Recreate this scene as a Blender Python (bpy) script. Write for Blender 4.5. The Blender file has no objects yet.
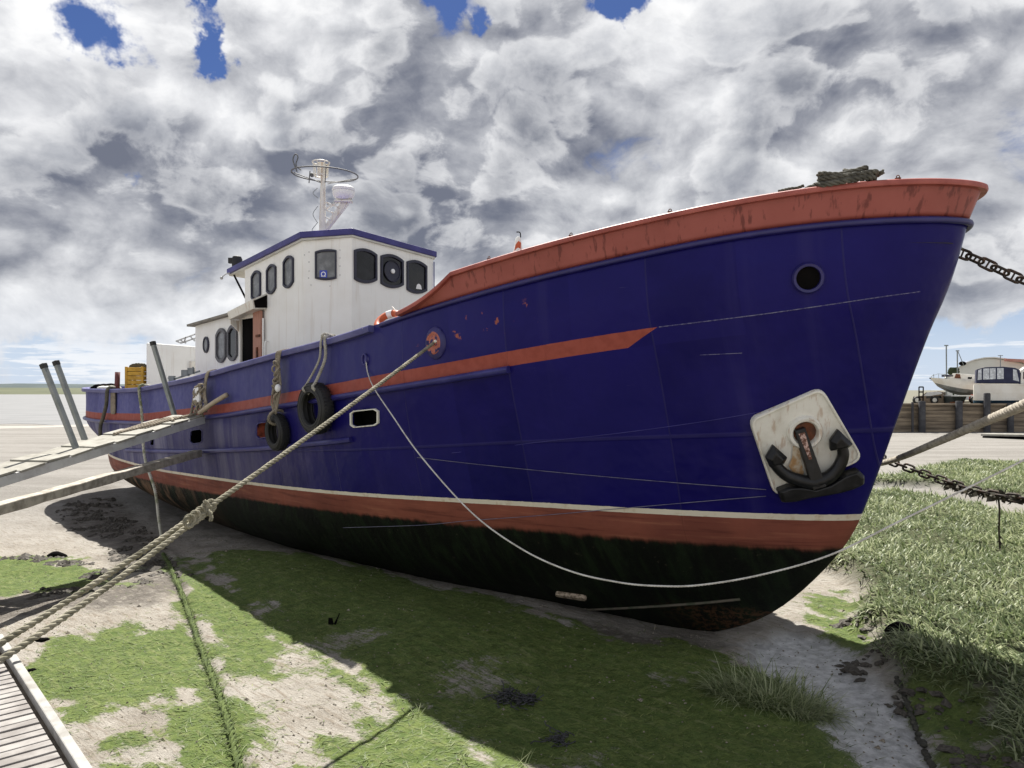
import bpy, bmesh, math, random
import numpy as np
from mathutils import Vector, Matrix
from mathutils.bvhtree import BVHTree

random.seed(7); RNG = np.random.default_rng(11)
scene = bpy.context.scene
COL = scene.collection
FPX, CH, HZ = 740.0, 3.0, 390.0          # focal length in pixels, eye height, horizon row

# ------------------------------------------------------------------ small maths
def V(*a): return Vector(a)
def P(px, py, Y):                          # point at depth Y seen at px,py
    return Vector(((px-512)/FPX*Y, Y, CH+(HZ-py)/FPX*Y))
def G(px, py, z=0.0):                      # point on a level at height z
    Y = (CH-z)*FPX/(py-HZ)
    return Vector(((px-512)/FPX*Y, Y, z))
EV = Vector((0.69334221, -0.72060848, 0)); NV = Vector((-0.72060848, -0.69334221, 0))
F0 = Vector((2.81092437, 9.32773109, 0))
def H(u, n, z): return F0 + EV*u + NV*n + Vector((0, 0, z))
def ray_plane(px, py, p0, N):
    d = Vector(((px-512)/FPX, 1, (HZ-py)/FPX)); o = Vector((0, 0, CH))
    t = (p0-o).dot(N)/d.dot(N)
    return o+d*t

def _hash(ix, iy, s):
    h = (ix.astype(np.int64)*374761393 + iy.astype(np.int64)*668265263 + s*982451653) & 0x7fffffff
    h = ((h ^ (h >> 13))*1274126177) & 0x7fffffff
    return ((h ^ (h >> 16)) & 0xffff)/65535.0
def vnoise(x, y, s=0):
    x = np.asarray(x, float); y = np.asarray(y, float)
    ix = np.floor(x); iy = np.floor(y); fx = x-ix; fy = y-iy
    fx = fx*fx*fx*(fx*(fx*6-15)+10); fy = fy*fy*fy*(fy*(fy*6-15)+10)
    a = _hash(ix, iy, s); b = _hash(ix+1, iy, s); c = _hash(ix, iy+1, s); d = _hash(ix+1, iy+1, s)
    return (a*(1-fx)+b*fx)*(1-fy)+(c*(1-fx)+d*fx)*fy
def fbm(x, y, s=0, o=4, g=.5):
    t = 0; a = 1; n = 0
    for i in range(o):
        t = t+a*vnoise(x*2**i+i*17.3, y*2**i-i*9.1, s+i); n += a; a *= g
    return t/n
def sstep(a, b, x):
    t = np.clip((np.asarray(x, float)-a)/(b-a), 0, 1); return t*t*(3-2*t)
def poly_sd(px, py, poly):                 # signed distance, negative inside
    px = np.asarray(px, float); py = np.asarray(py, float)
    d = np.full(px.shape, 1e18); ins = np.zeros(px.shape, bool)
    n = len(poly)
    for i in range(n):
        ax, ay = poly[i][0], poly[i][1]; bx, by = poly[(i+1) % n][0], poly[(i+1) % n][1]
        ex, ey = bx-ax, by-ay; wx, wy = px-ax, py-ay
        t = np.clip((wx*ex+wy*ey)/(ex*ex+ey*ey+1e-12), 0, 1)
        d = np.minimum(d, (wx-ex*t)**2+(wy-ey*t)**2)
        c = ((ay > py) != (by > py)) & (px < (bx-ax)*(py-ay)/((by-ay) if abs(by-ay) > 1e-12 else 1e-12)+ax)
        ins ^= c
    d = np.sqrt(d); return np.where(ins, -d, d)
def line_d(px, py, pts):
    d = np.full(np.shape(px), 1e18)
    for a, b in zip(pts[:-1], pts[1:]):
        ex, ey = b[0]-a[0], b[1]-a[1]; wx, wy = px-a[0], py-a[1]
        t = np.clip((wx*ex+wy*ey)/(ex*ex+ey*ey+1e-12), 0, 1)
        d = np.minimum(d, (wx-ex*t)**2+(wy-ey*t)**2)
    return np.sqrt(d)
def spline(pts, n=40):                     # Catmull-Rom through points
    pts = [Vector(p) for p in pts]
    if len(pts) == 2: return [pts[0].lerp(pts[1], i/n) for i in range(n+1)]
    q = [pts[0]*2-pts[1]]+pts+[pts[-1]*2-pts[-2]]
    L = [(q[i+1]-q[i]).length for i in range(1, len(q)-2)]; T = sum(L); out = []
    for i in range(1, len(q)-2):
        k = max(2, int(round(n*L[i-1]/T)))
        for j in range(k):
            t = j/k; a, b, c, d = q[i-1], q[i], q[i+1], q[i+2]
            out.append(.5*((2*b)+(c-a)*t+(2*a-5*b+4*c-d)*t*t+(3*b-a-3*c+d)*t**3))
    out.append(pts[-1].copy()); return out
def resample(path, step):
    out = [path[0].copy()]; acc = 0
    for a, b in zip(path[:-1], path[1:]):
        L = (b-a).length
        if L < 1e-9: continue
        s = step-acc
        while s <= L:
            out.append(a.lerp(b, s/L)); s += step
        acc = (acc+L) % step
    if (out[-1]-path[-1]).length > step*.3: out.append(path[-1].copy())
    return out
def frames(path, closed=False):
    n = len(path); T = []
    for i in range(n):
        a = path[(i-1) % n] if (closed or i > 0) else path[i]
        b = path[(i+1) % n] if (closed or i < n-1) else path[i]
        t = b-a
        T.append(t.normalized() if t.length > 1e-9 else Vector((0, 0, 1)))
    up = Vector((0, 0, 1)) if abs(T[0].z) < .9 else Vector((1, 0, 0))
    X = (up-T[0]*up.dot(T[0])).normalized(); out = []
    for t in T:
        X = X-t*X.dot(t)
        X = X.normalized() if X.length > 1e-6 else t.orthogonal().normalized()
        out.append((X.copy(), t.cross(X).normalized(), t))
    return out

# ------------------------------------------------------------------ mesh builder
class MB:
    def __init__(s): s.v = []; s.f = []; s.m = []
    def add(s, vs, fs, mi=0):
        o = len(s.v); s.v += [tuple(v) for v in vs]
        for f in fs: s.f.append(tuple(o+i for i in f)); s.m.append(mi)
        return s
    def box(s, c, size, ax=None, mi=0):
        c = Vector(c); x, y, z = ax if ax else (V(1, 0, 0), V(0, 1, 0), V(0, 0, 1))
        a, b, d = size[0]/2, size[1]/2, size[2]/2
        vs = [c+x*(a*i)+y*(b*j)+z*(d*k) for i in (-1, 1) for j in (-1, 1) for k in (-1, 1)]
        return s.add(vs, [(0, 1, 3, 2), (4, 6, 7, 5), (0, 4, 5, 1), (2, 3, 7, 6), (0, 2, 6, 4), (1, 5, 7, 3)], mi)
    def bar(s, a, b, w, h, up=None, mi=0):
        a = Vector(a); b = Vector(b); t = (b-a); L = t.length; t.normalize()
        up = Vector(up) if up else (V(0, 0, 1) if abs(t.z) < .95 else V(1, 0, 0))
        y = up.cross(t).normalized(); z = t.cross(y)
        return s.box((a+b)/2, (L, w, h), (t, y, z), mi)
    def tube(s, path, r, n=8, closed=False, mi=0):
        path = [Vector(p) for p in path]; fr = frames(path, closed); N = len(path); vs = []
        for i, (p, (x, y, t)) in enumerate(zip(path, fr)):
            rr = r[i] if isinstance(r, (list, tuple)) else r
            for k in range(n):
                a = 2*math.pi*k/n; vs.append(p+x*(rr*math.cos(a))+y*(rr*math.sin(a)))
        fs = []
        for i in range(N if closed else N-1):
            j = (i+1) % N
            for k in range(n):
                l = (k+1) % n; fs.append((i*n+k, i*n+l, j*n+l, j*n+k))
        if not closed: fs += [tuple(range(n-1, -1, -1)), tuple((N-1)*n+k for k in range(n))]
        return s.add(vs, fs, mi)
    def sweep(s, path, prof, nrm=None, closed=False, mi=0):   # prof: (side, up) pairs, nrm: list of (side, up) axes
        N = len(path); n = len(prof); vs = []
        for p, (x, y) in zip(path, nrm):
            for a, b in prof: vs.append(Vector(p)+x*a+y*b)
        fs = []
        for i in range(N if closed else N-1):
            j = (i+1) % N
            for k in range(n):
                l = (k+1) % n; fs.append((i*n+k, i*n+l, j*n+l, j*n+k))
        if not closed: fs += [tuple(range(n-1, -1, -1)), tuple((N-1)*n+k for k in range(n))]
        return s.add(vs, fs, mi)
    def lathe(s, o, axis, prof, n=24, closed=False, mi=0, sx=1.0, sy=1.0, xa=None):
        o = Vector(o); z = Vector(axis).normalized()
        x = Vector(xa) if xa else (V(0, 0, 1) if abs(z.z) < .9 else V(1, 0, 0))
        x = (x-z*x.dot(z)).normalized(); y = z.cross(x); m = len(prof); vs = []
        for k in range(n):
            a = 2*math.pi*k/n
            for r, h in prof: vs.append(o+x*(r*sx*math.cos(a))+y*(r*sy*math.sin(a))+z*h)
        fs = []
        for k in range(n):
            l = (k+1) % n
            for i in range(m if closed else m-1):
                j = (i+1) % m; fs.append((k*m+i, l*m+i, l*m+j, k*m+j))
        if not closed:
            if prof[0][0] > 1e-6: fs.append(tuple(k*m for k in range(n))[::-1])
            if prof[-1][0] > 1e-6: fs.append(tuple(k*m+m-1 for k in range(n)))
        return s.add(vs, fs, mi)
    def prism(s, poly, d, mi=0):                     # poly: list of 3D points, d: extrusion vector
        n = len(poly); d = Vector(d); vs = [Vector(p) for p in poly]+[Vector(p)+d for p in poly]
        fs = [tuple(range(n))[::-1], tuple(range(n, 2*n))]+[(i, (i+1) % n, n+(i+1) % n, n+i) for i in range(n)]
        return s.add(vs, fs, mi)
    def ringprism(s, outer, inner, d, mi=0):
        n = len(outer); d = Vector(d)
        vs = [Vector(p) for p in outer]+[Vector(p) for p in inner]
        vs += [v+d for v in vs[:2*n]]; fs = []
        for i in range(n):
            j = (i+1) % n
            fs += [(i, n+i, n+j, j), (2*n+i, 2*n+j, 3*n+j, 3*n+i), (i, j, 2*n+j, 2*n+i), (n+i, 3*n+i, 3*n+j, n+j)]
        return s.add(vs, fs, mi)
    def loft(s, rings, closed=True, cap=True, mi=0):
        n = len(rings[0]); vs = [p for r in rings for p in r]; fs = []
        for i in range(len(rings)-1):
            for k in range(n if closed else n-1):
                l = (k+1) % n; fs.append((i*n+k, i*n+l, (i+1)*n+l, (i+1)*n+k))
        if cap: fs += [tuple(range(n-1, -1, -1)), tuple((len(rings)-1)*n+k for k in range(n))]
        return s.add(vs, fs, mi)
    def ball(s, c, r, sc=(1, 1, 1), n=12, mi=0):
        c = Vector(c); prof = [(max(1e-7, math.sin(math.pi*i/n)*r), -math.cos(math.pi*i/n)*r) for i in range(n+1)]
        b = MB().lathe((0, 0, 0), (0, 0, 1), prof, n*2)
        return s.add([c+Vector((v[0]*sc[0], v[1]*sc[1], v[2]*sc[2])) for v in b.v], b.f, mi)
    def rope(s, path, r, strands=3, lay=None, n=6, step=None, mi=0):
        path = [Vector(p) for p in path]; lay = lay or r*6; step = step or r*.9
        path = resample(path, step); fr = frames(path); L = 0; d = [0]
        for a, b in zip(path[:-1], path[1:]): L += (b-a).length; d.append(L)
        for k in range(strands):
            sp = []
            for p, (x, y, t), l in zip(path, fr, d):
                a = 2*math.pi*(l/lay+k/strands)
                sp.append(p+x*(r*.54*math.cos(a))+y*(r*.54*math.sin(a)))
            s.tube(sp, r*.50, n, mi=mi)
        return s
    def build(s, name, mat, parent=None, smooth=False, bevel=0, org=None):
        me = bpy.data.meshes.new(name)
        vs = np.array(s.v, float)
        if parent is not None: o0 = np.array(world_loc(parent))
        elif org is not None: o0 = np.array(org)
        else: o0 = np.array(((vs[:, 0].min()+vs[:, 0].max())/2, (vs[:, 1].min()+vs[:, 1].max())/2, vs[:, 2].min()))
        me.from_pydata((vs-o0).tolist(), [], s.f)
        for m in (mat if isinstance(mat, (list, tuple)) else [mat]): me.materials.append(m)
        if any(s.m): me.polygons.foreach_set('material_index', s.m)
        if smooth: me.polygons.foreach_set('use_smooth', [True]*len(s.f))
        bm = bmesh.new(); bm.from_mesh(me); bmesh.ops.recalc_face_normals(bm, faces=bm.faces); bm.to_mesh(me); bm.free()
        o = bpy.data.objects.new(name, me); COL.objects.link(o)
        if parent is not None: o.parent = parent
        else: o.location = o0
        if smooth and smooth != 'all':
            try: me.set_sharp_from_angle(angle=math.radians(40))
            except Exception: pass
        if bevel:
            b = o.modifiers.new('bevel', 'BEVEL'); b.width = bevel; b.segments = 2; b.limit_method = 'ANGLE'; b.angle_limit = .6
        return o
def world_loc(o):
    l = Vector(o.location)
    while o.parent: o = o.parent; l = l+Vector(o.location)
    return l
def tag(o, label=None, cat=None, group=None, kind=None):
    if label: o['label'] = label
    if cat: o['category'] = cat
    if group: o['group'] = group
    if kind: o['kind'] = kind
    return o
def empty(name, loc, label, cat, group=None):
    o = bpy.data.objects.new(name, None); o.empty_display_size = .3; COL.objects.link(o); o.location = Vector(loc)
    return tag(o, label, cat, group)
def big_mesh(name, verts, faces4, mat, attrs=None, smooth=True):
    me = bpy.data.meshes.new(name); nv = len(verts); nf = len(faces4); k = faces4.shape[1]
    me.vertices.add(nv); me.vertices.foreach_set('co', verts.astype(np.float32).ravel())
    me.loops.add(nf*k); me.loops.foreach_set('vertex_index', faces4.astype(np.int32).ravel())
    me.polygons.add(nf); me.polygons.foreach_set('loop_start', np.arange(nf, dtype=np.int32)*k)
    me.polygons.foreach_set('loop_total', np.full(nf, k, np.int32))
    me.polygons.foreach_set('use_smooth', np.full(nf, smooth))
    me.update(calc_edges=True); me.validate()
    for nm, a in (attrs or {}).items():
        at = me.attributes.new(nm, 'FLOAT', 'POINT'); at.data.foreach_set('value', a.astype(np.float32))
    me.materials.append(mat)
    o = bpy.data.objects.new(name, me); COL.objects.link(o); return o

# ------------------------------------------------------------------ node helpers
class NT:
    def __init__(s, tree): s.t = tree; s.t.nodes.clear()
    def n(s, typ, props=None, **ins):
        nd = s.t.nodes.new(typ)
        for k, v in (props or {}).items(): setattr(nd, k, v)
        for k, v in ins.items(): s.set(nd, k, v)
        return nd
    def set(s, nd, key, v):
        sock = nd.inputs[int(key[1:])] if key[0] == 'i' and key[1:].isdigit() else nd.inputs[key.replace('_', ' ')]
        if isinstance(v, bpy.types.NodeSocket): s.t.links.new(v, sock)
        elif isinstance(v, bpy.types.Node): s.t.links.new(v.outputs[0], sock)
        elif isinstance(v, (tuple, list)) and len(v) == 3 and sock.type == 'RGBA': sock.default_value = (*v, 1)
        else: sock.default_value = v
    def math(s, op, a, b=0.0, c=0.0, clamp=False):
        return s.n('ShaderNodeMath', dict(operation=op, use_clamp=clamp), i0=a, i1=b, i2=c).outputs[0]
    def vmath(s, op, a, b=(0, 0, 0), out=0):
        nd = s.n('ShaderNodeVectorMath', dict(operation=op), i0=a)
        s.set(nd, 'i1', b)
        return nd.outputs[out]
    def scale(s, a, k):
        nd = s.n('ShaderNodeVectorMath', dict(operation='SCALE'), i0=a); s.set(nd, 'Scale', k); return nd.outputs[0]
    def mul(s, v, k): return s.vmath('MULTIPLY', v, k)
    def noise(s, vec, scale, detail=4, rough=.5, dist=0.0, col=False):
        nd = s.n('ShaderNodeTexNoise', None, Vector=vec, Scale=scale, Detail=detail, Roughness=rough, Distortion=dist)
        return nd.outputs['Color' if col else 'Fac']
    def step(s, x, a, b, lo=0.0, hi=1.0):
        nd = s.n('ShaderNodeMapRange', dict(interpolation_type='SMOOTHSTEP'))
        for k, v in zip(range(5), (x, a, b, lo, hi)): s.set(nd, 'i%d' % k, v)
        return nd.outputs[0]
    def lin(s, x, a, b, lo=0.0, hi=1.0):
        nd = s.n('ShaderNodeMapRange')
        for k, v in zip(range(5), (x, a, b, lo, hi)): s.set(nd, 'i%d' % k, v)
        return nd.outputs[0]
    def mix(s, f, a, b, mode='MIX'):
        nd = s.n('ShaderNodeMix', dict(data_type='RGBA', blend_type=mode))
        s.set(nd, 'i0', f); s.set(nd, 'i6', a); s.set(nd, 'i7', b); return nd.outputs[2]
    def attr(s, name): return s.n('ShaderNodeAttribute', dict(attribute_name=name)).outputs['Fac']
    def coord(s, which='Object'): return s.n('ShaderNodeTexCoord').outputs[which]
    def sep(s, v): nd = s.n('ShaderNodeSeparateXYZ', None, i0=v); return nd.outputs
    def comb(s, x, y, z): return s.n('ShaderNodeCombineXYZ', None, i0=x, i1=y, i2=z).outputs[0]
    def bump(s, h, strength=.3, dist=.02, prev=None):
        nd = s.n('ShaderNodeBump', None, Height=h, Strength=strength, Distance=dist)
        if prev is not None: s.set(nd, 'Normal', prev)
        return nd.outputs[0]
    def out(s, col, rough=.6, metal=0.0, normal=None, spec=.5, **kw):
        b = s.n('ShaderNodeBsdfPrincipled'); s.set(b, 'Base_Color', col); s.set(b, 'Roughness', rough); s.set(b, 'Metallic', metal)
        s.set(b, 'Specular_IOR_Level', spec)
        if normal is not None: s.set(b, 'Normal', normal)
        for k, v in kw.items(): s.set(b, k, v)
        o = s.n('ShaderNodeOutputMaterial'); s.t.links.new(b.outputs[0], o.inputs[0]); return b
MATS = {}
def newmat(name):
    m = bpy.data.materials.new(name); m.use_nodes = True; MATS[name] = m; return m, NT(m.node_tree)
def simple(name, c1, c2=None, rough=.6, scale=6.0, lo=.4, hi=.7, metal=0.0, bump=.15, bscale=40.0, bdist=.004, stretch=(1, 1, 1), spec=.5, spots=None, streak=None):
    """painted / bare material: two tones by noise, optional spots (colour, threshold, scale) and vertical runs (colour, amount)"""
    m, t = newmat(name); co = t.coord('Object'); v = t.mul(co, stretch)
    c2 = c2 or tuple(x*.75 for x in c1)
    f = t.step(t.noise(v, scale, 6, .6), lo, hi); col = t.mix(f, c1, c2)
    if streak:
        sv = t.mul(co, (14, 14, .7)); sf = t.step(t.noise(sv, 1.0, 5, .6), .54, .66)
        col = t.mix(t.math('MULTIPLY', sf, streak[1]), col, streak[0])
    if spots:
        sf = t.step(t.noise(co, spots[2], 6, .65), spots[1], spots[1]+.04); col = t.mix(sf, col, spots[0])
    r = t.math('ADD', rough, t.math('MULTIPLY', t.math('SUBTRACT', t.noise(co, scale*2, 3), .5), .25))
    t.out(col, r, metal, t.bump(t.noise(v, bscale, 4, .6), bump, bdist), spec)
    return m
# ------------------------------------------------------------------ materials
M_white = simple('white_paint', (.86, .86, .835), (.80, .79, .755), .5, 1.5, .4, .75, bump=.08, spec=.2, streak=((.50, .42, .32), .2))
M_cream = simple('cream_paint', (.74, .72, .65), (.58, .55, .47), .5, 3, .45, .75, bump=.15, streak=((.36, .19, .08), .5))
M_navy = simple('navy_trim', (.02, .017, .135), (.045, .042, .2), .4, 3, .4, .7, bump=.1, spots=((.25, .22, .25), .72, 14))
M_hullnavy = simple('hull_navy', (.012, .010, .095), (.02, .016, .12), .4, 3, .4, .7)
M_navytrim = simple('navy_roof', (.025, .022, .15), (.05, .045, .22), .45, 3, .4, .7, bump=.1)
M_railaft = simple('faded_navy_rail', (.045, .045, .18), (.11, .11, .26), .55, 2, .35, .7, bump=.12, spots=((.35, .33, .33), .70, 18))
M_red = simple('red_oxide', (.30, .072, .056), (.25, .056, .042), .55, 1.6, .35, .7, bump=.12, streak=((.13, .02, .015), .9), spots=((.10, .02, .015), .76, 5))
M_redcap = simple('red_cap', (.36, .09, .07), (.25, .05, .04), .5, 3, .35, .7, bump=.15, spots=((.12, .03, .02), .72, 9))
M_black = simple('black_rubber', (.008, .008, .009), (.018, .018, .018), .6, 8, .4, .7, bump=.3, bscale=60)
M_ablack = simple('black_anchor_paint', (.006, .006, .007), (.018, .018, .02), .36, 7, .4, .75, bump=.3, bscale=18, bdist=.01, spec=.35)
M_dark = simple('dark_interior', (.004, .004, .004), (.007, .006, .006), .9, 4, spec=.03)
M_rust = simple('rust', (.17, .055, .022), (.07, .03, .018), .85, 12, .35, .65, bump=.5, bscale=50)
M_rustred = simple('rust_red_primer', (.33, .08, .045), (.16, .04, .02), .75, 9, .4, .6, bump=.3)
M_grey = simple('grey_galvanised', (.24, .26, .26), (.17, .19, .19), .45, 6, .4, .7, metal=.3, bump=.1)
M_greyp = simple('grey_painted_beam', (.52, .53, .53), (.40, .40, .40), .6, 5, .4, .7, bump=.15)
M_rope = simple('mooring_rope', (.33, .305, .23), (.155, .145, .10), .9, 9, .35, .7, bump=.5, bscale=160, bdist=.003, spots=((.10, .12, .05), .66, 7))
M_ropew = simple('pale_rope', (.66, .645, .61), (.46, .44, .40), .85, 9, .35, .7, bump=.4, bscale=160, bdist=.003)
M_roped = simple('dark_rope', (.12, .11, .085), (.06, .06, .045), .9, 9, .35, .7, bump=.5, bscale=160)
M_ropeo = simple('old_tan_rope', (.36, .31, .24), (.20, .17, .13), .9, 9, .35, .7, bump=.5, bscale=160)
M_ropeg = simple('algae_rope', (.10, .14, .03), (.04, .062, .015), .9, 14, .35, .7, bump=.7, bscale=90, bdist=.01)
M_chain = simple('chain_iron', (.035, .028, .024), (.09, .045, .025), .75, 25, .45, .7, metal=.2, bump=.4)
M_rose = simple('faded_rose_wood', (.42, .21, .15), (.33, .16, .11), .7, 5, .4, .7, stretch=(8, 8, .6), bump=.2)
M_yellow = simple('yellow_crate', (.58, .33, .03), (.40, .22, .02), .6, 6, .4, .7, bump=.2, spots=((.2, .12, .04), .68, 12))
M_orange = simple('orange_ring', (.50, .10, .03), (.38, .07, .02), .55, 6, bump=.1)
M_spar = simple('weathered_spar', (.46, .42, .36), (.24, .215, .18), .85, 7, .35, .7, bump=.6, bscale=26, bdist=.012)
M_wood = simple('weathered_timber', (.32, .29, .24), (.19, .165, .13), .85, 6, .35, .7, stretch=(1, 1, 1), bump=.5, bscale=30, bdist=.01)
M_oldwood = simple('grey_old_plank', (.23, .20, .165), (.13, .11, .09), .85, 7, .35, .7, bump=.6, bscale=26, bdist=.012)
M_board = simple('pale_board', (.30, .29, .255), (.21, .20, .17), .8, 5, .4, .7, bump=.35, bscale=30)
M_soffit = simple('soffit_white', (.6, .6, .56), (.5, .48, .42), .6, 3)
M_sticker = simple('blue_sticker', (.03, .06, .42), (.03, .06, .42), .4)
M_stickw = simple('white_mark', (.8, .8, .8), (.8, .8, .8), .4)
M_gland = simple('window_rubber', (.012, .013, .03), (.02, .02, .045), .45)
def glassmat(name, c, rough=.06, spec=.35):
    m, t = newmat(name); co = t.coord('Object')
    g = t.step(t.noise(co, 5, 5, .6), .35, .75)
    t.out(t.mix(g, c, tuple(x*1.8+.01 for x in c)), t.math('ADD', rough, t.math('MULTIPLY', g, .12)), spec=spec, normal=t.bump(t.noise(co, 3, 2), .05, .01))
    return m
M_glass = glassmat('dark_glass', (.006, .0065, .0075))
M_glassg = glassmat('sky_toned_glass', (.13, .135, .14), .18)  # paler base colour stands in for bright cloud reflected in the panes

def hull_material():
    m, t = newmat('painted_steel_hull'); co = t.coord('Object'); lev = t.attr('lev'); u = t.attr('uu')
    x, y, z = t.sep(co)
    aft = t.step(u, -5.0, -13.0)                                   # weathering of the old paint towards the stern
    al = t.comb(u, 0.0, z)
    nb = t.noise(co, .9, 5, .6); nf = t.noise(co, 9, 6, .6); nv = t.noise(t.comb(t.math('MULTIPLY', u, 2.2), 0, t.math('MULTIPLY', z, .12)), 1.0, 6, .65)
    plate = t.noise(t.comb(t.math('FLOOR', t.math('MULTIPLY', u, 1.15)), t.math('FLOOR', t.math('MULTIPLY', lev, 1.0)), 0), 3.7, 0)
    navy = t.mix(t.step(nb, .35, .7), (.0046, .0032, .078), (.0085, .0060, .104))
    navy = t.mix(t.math('MULTIPLY', t.step(plate, .45, .62), .45), navy, (.012, .0095, .122))
    pu = t.math('ABSOLUTE', t.math('SUBTRACT', t.math('FRACT', t.math('MULTIPLY', u, .575)), .5)); pl_ = t.math('ABSOLUTE', t.math('SUBTRACT', t.math('FRACT', t.math('ADD', lev, .55)), .5))
    sl = t.math('MAXIMUM', t.step(pu, .494, .498), t.math('MULTIPLY', t.step(pl_, .484, .495), t.math('MULTIPLY', t.math('GREATER_THAN', lev, 4.1), t.math('LESS_THAN', lev, 5.0))))
    navy = t.mix(t.math('MULTIPLY', sl, .45), navy, (.03, .027, .10))
    above = t.step(lev, 5.7, 6.1)
    chalk = t.mix(t.step(nf, .3, .75), (.25, .26, .46), (.15, .155, .36))
    chalkl = t.mix(t.step(nv, .38, .66), (.10, .095, .20), (.34, .335, .40))
    f1 = t.math('MULTIPLY', aft, t.step(t.math('ADD', t.math('MULTIPLY', nb, .6), t.math('MULTIPLY', plate, .5)), .25, .7), clamp=True)
    navy = t.mix(t.math('MULTIPLY', f1, t.math('ADD', .62, t.math('MULTIPLY', above, .33))), navy, t.mix(above, chalkl, chalk))
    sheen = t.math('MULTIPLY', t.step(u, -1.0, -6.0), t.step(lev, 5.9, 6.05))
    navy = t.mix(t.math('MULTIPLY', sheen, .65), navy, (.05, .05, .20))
    # faint vertical wash marks and scuffs
    wash = t.step(nv, .56, .74)
    navy = t.mix(t.math('MULTIPLY', wash, .35), navy, (.032, .028, .125))
    scr = t.step(t.noise(t.comb(t.math('MULTIPLY', u, .5), 0, t.math('MULTIPLY', z, 16)), 2.0, 6, .7, .6), .69, .74)
    navy = t.mix(t.math('MULTIPLY', scr, .4), navy, (.16, .16, .25))
    # bare red patches round the fairlead
    pf = t.step(t.noise(co, 5.5, 5, .65), .615, .66)
    pm = t.math('MULTIPLY', t.step(u, -3.6, -3.1), t.step(u, -1.0, -1.5))
    pm = t.math('MULTIPLY', pm, t.math('MULTIPLY', t.step(lev, 6.25, 6.4), t.step(lev, 6.75, 6.6)))
    navy = t.mix(t.math('MULTIPLY', pf, pm), navy, (.30, .09, .06))
    red = t.mix(t.step(nf, .35, .7), (.31, .076, .056), (.26, .06, .044))
    red = t.mix(t.math('MULTIPLY', t.step(t.noise(t.comb(t.math('MULTIPLY', u, 7), 0, t.math('MULTIPLY', z, .6)), 1.0, 5, .65), .56, .7), .55), red, (.20, .04, .03))
    e = t.math('MULTIPLY', t.math('SUBTRACT', nf, .5), .05)
    l2 = t.math('ADD', lev, e)
    ulim = t.math('ADD', -.28, t.math('MULTIPLY', t.math('SUBTRACT', lev, 5.0), .36))
    stripe = t.math('MULTIPLY', t.math('GREATER_THAN', l2, 5.03), t.math('MULTIPLY', t.math('LESS_THAN', l2, 5.97), t.math('LESS_THAN', u, ulim)))
    col = t.mix(stripe, navy, red)
    # boot top
    boot = t.mix(t.step(nb, .35, .7), (.25, .080, .053), (.175, .056, .04))
    hz = t.noise(t.comb(t.math('MULTIPLY', u, .55), 0, t.math('MULTIPLY', z, 9)), 1.4, 7, .65)
    boot = t.mix(t.math('MULTIPLY', t.step(hz, .52, .68), .5), boot, (.36, .15, .09))
    boot = t.mix(t.math('MULTIPLY', t.step(hz, .48, .36), .6), boot, (.10, .03, .022))
    white = t.mix(t.step(t.noise(co, 5, 6, .7), .5, .75), (.68, .62, .50), (.48, .36, .22))
    l3 = t.math('ADD', lev, t.math('MULTIPLY', e, .4))
    col = t.mix(t.math('LESS_THAN', l3, 4.0), col, white)
    col = t.mix(t.math('LESS_THAN', l3, 3.85), col, boot)
    # black bottom with weed
    w = t.math('ADD', lev, t.math('MULTIPLY', t.math('SUBTRACT', t.noise(t.comb(t.math('MULTIPLY', u, 6), 0, z), 1.0, 6, .7), .5), .30))
    weed = t.noise(t.comb(t.math('MULTIPLY', u, 6), 0, t.math('MULTIPLY', z, 1.6)), 1.0, 7, .7, .4)
    bot = t.mix(t.step(weed, .42, .68), (.0055, .0065, .005), (.013, .022, .010))
    bot = t.mix(t.math('MULTIPLY', t.step(t.noise(co, 12, 6, .75), .62, .70), .8), bot, (.07, .06, .04))
    brown = t.math('MULTIPLY', t.step(u, -9, -14), t.step(t.noise(t.comb(t.math('MULTIPLY', u, 2.2), 0, z), 1.2, 6, .7), .44, .62))
    bot = t.mix(brown, bot, (.19, .115, .07))
    frust = t.math('MULTIPLY', t.step(u, -.9, -.1), t.math('MULTIPLY', t.step(z, .42, .25), t.step(t.noise(co, 16, 5, .7), .47, .56)))
    bot = t.mix(t.math('MULTIPLY', frust, .75), bot, (.12, .060, .03))
    edge = t.step(w, 3.14, 2.97)
    col = t.mix(edge, col, bot)
    rough = t.math('ADD', t.math('ADD', .24, t.math('MULTIPLY', nf, .16)), t.math('MULTIPLY', aft, .25))
    rough = t.mix(t.math('LESS_THAN', lev, 4.0), rough, (.62, .62, .62))
    dent = t.noise(co, 1.7, 3, .5)
    rip = t.noise(t.comb(t.math('MULTIPLY', u, 1.6), 0, t.math('MULTIPLY', z, .5)), 1.0, 2, .5)
    hb = t.bump(dent, .8, .05); hb = t.bump(rip, .7, .05, hb); hb = t.bump(sl, .5, .01, hb); hb = t.bump(t.noise(co, 45, 5, .6), .10, .004, hb)
    rb = t.n('ShaderNodeBump', None, Height=t.noise(t.comb(t.math('MULTIPLY', u, 10), 0, t.math('MULTIPLY', z, 5)), 2.5, 7, .75), Distance=.03)
    t.set(rb, 'Strength', t.math('MULTIPLY', edge, .9)); t.set(rb, 'Normal', hb)
    t.out(col, rough, normal=rb.outputs[0], spec=.12)
    return m
M_hull = hull_material()

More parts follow.
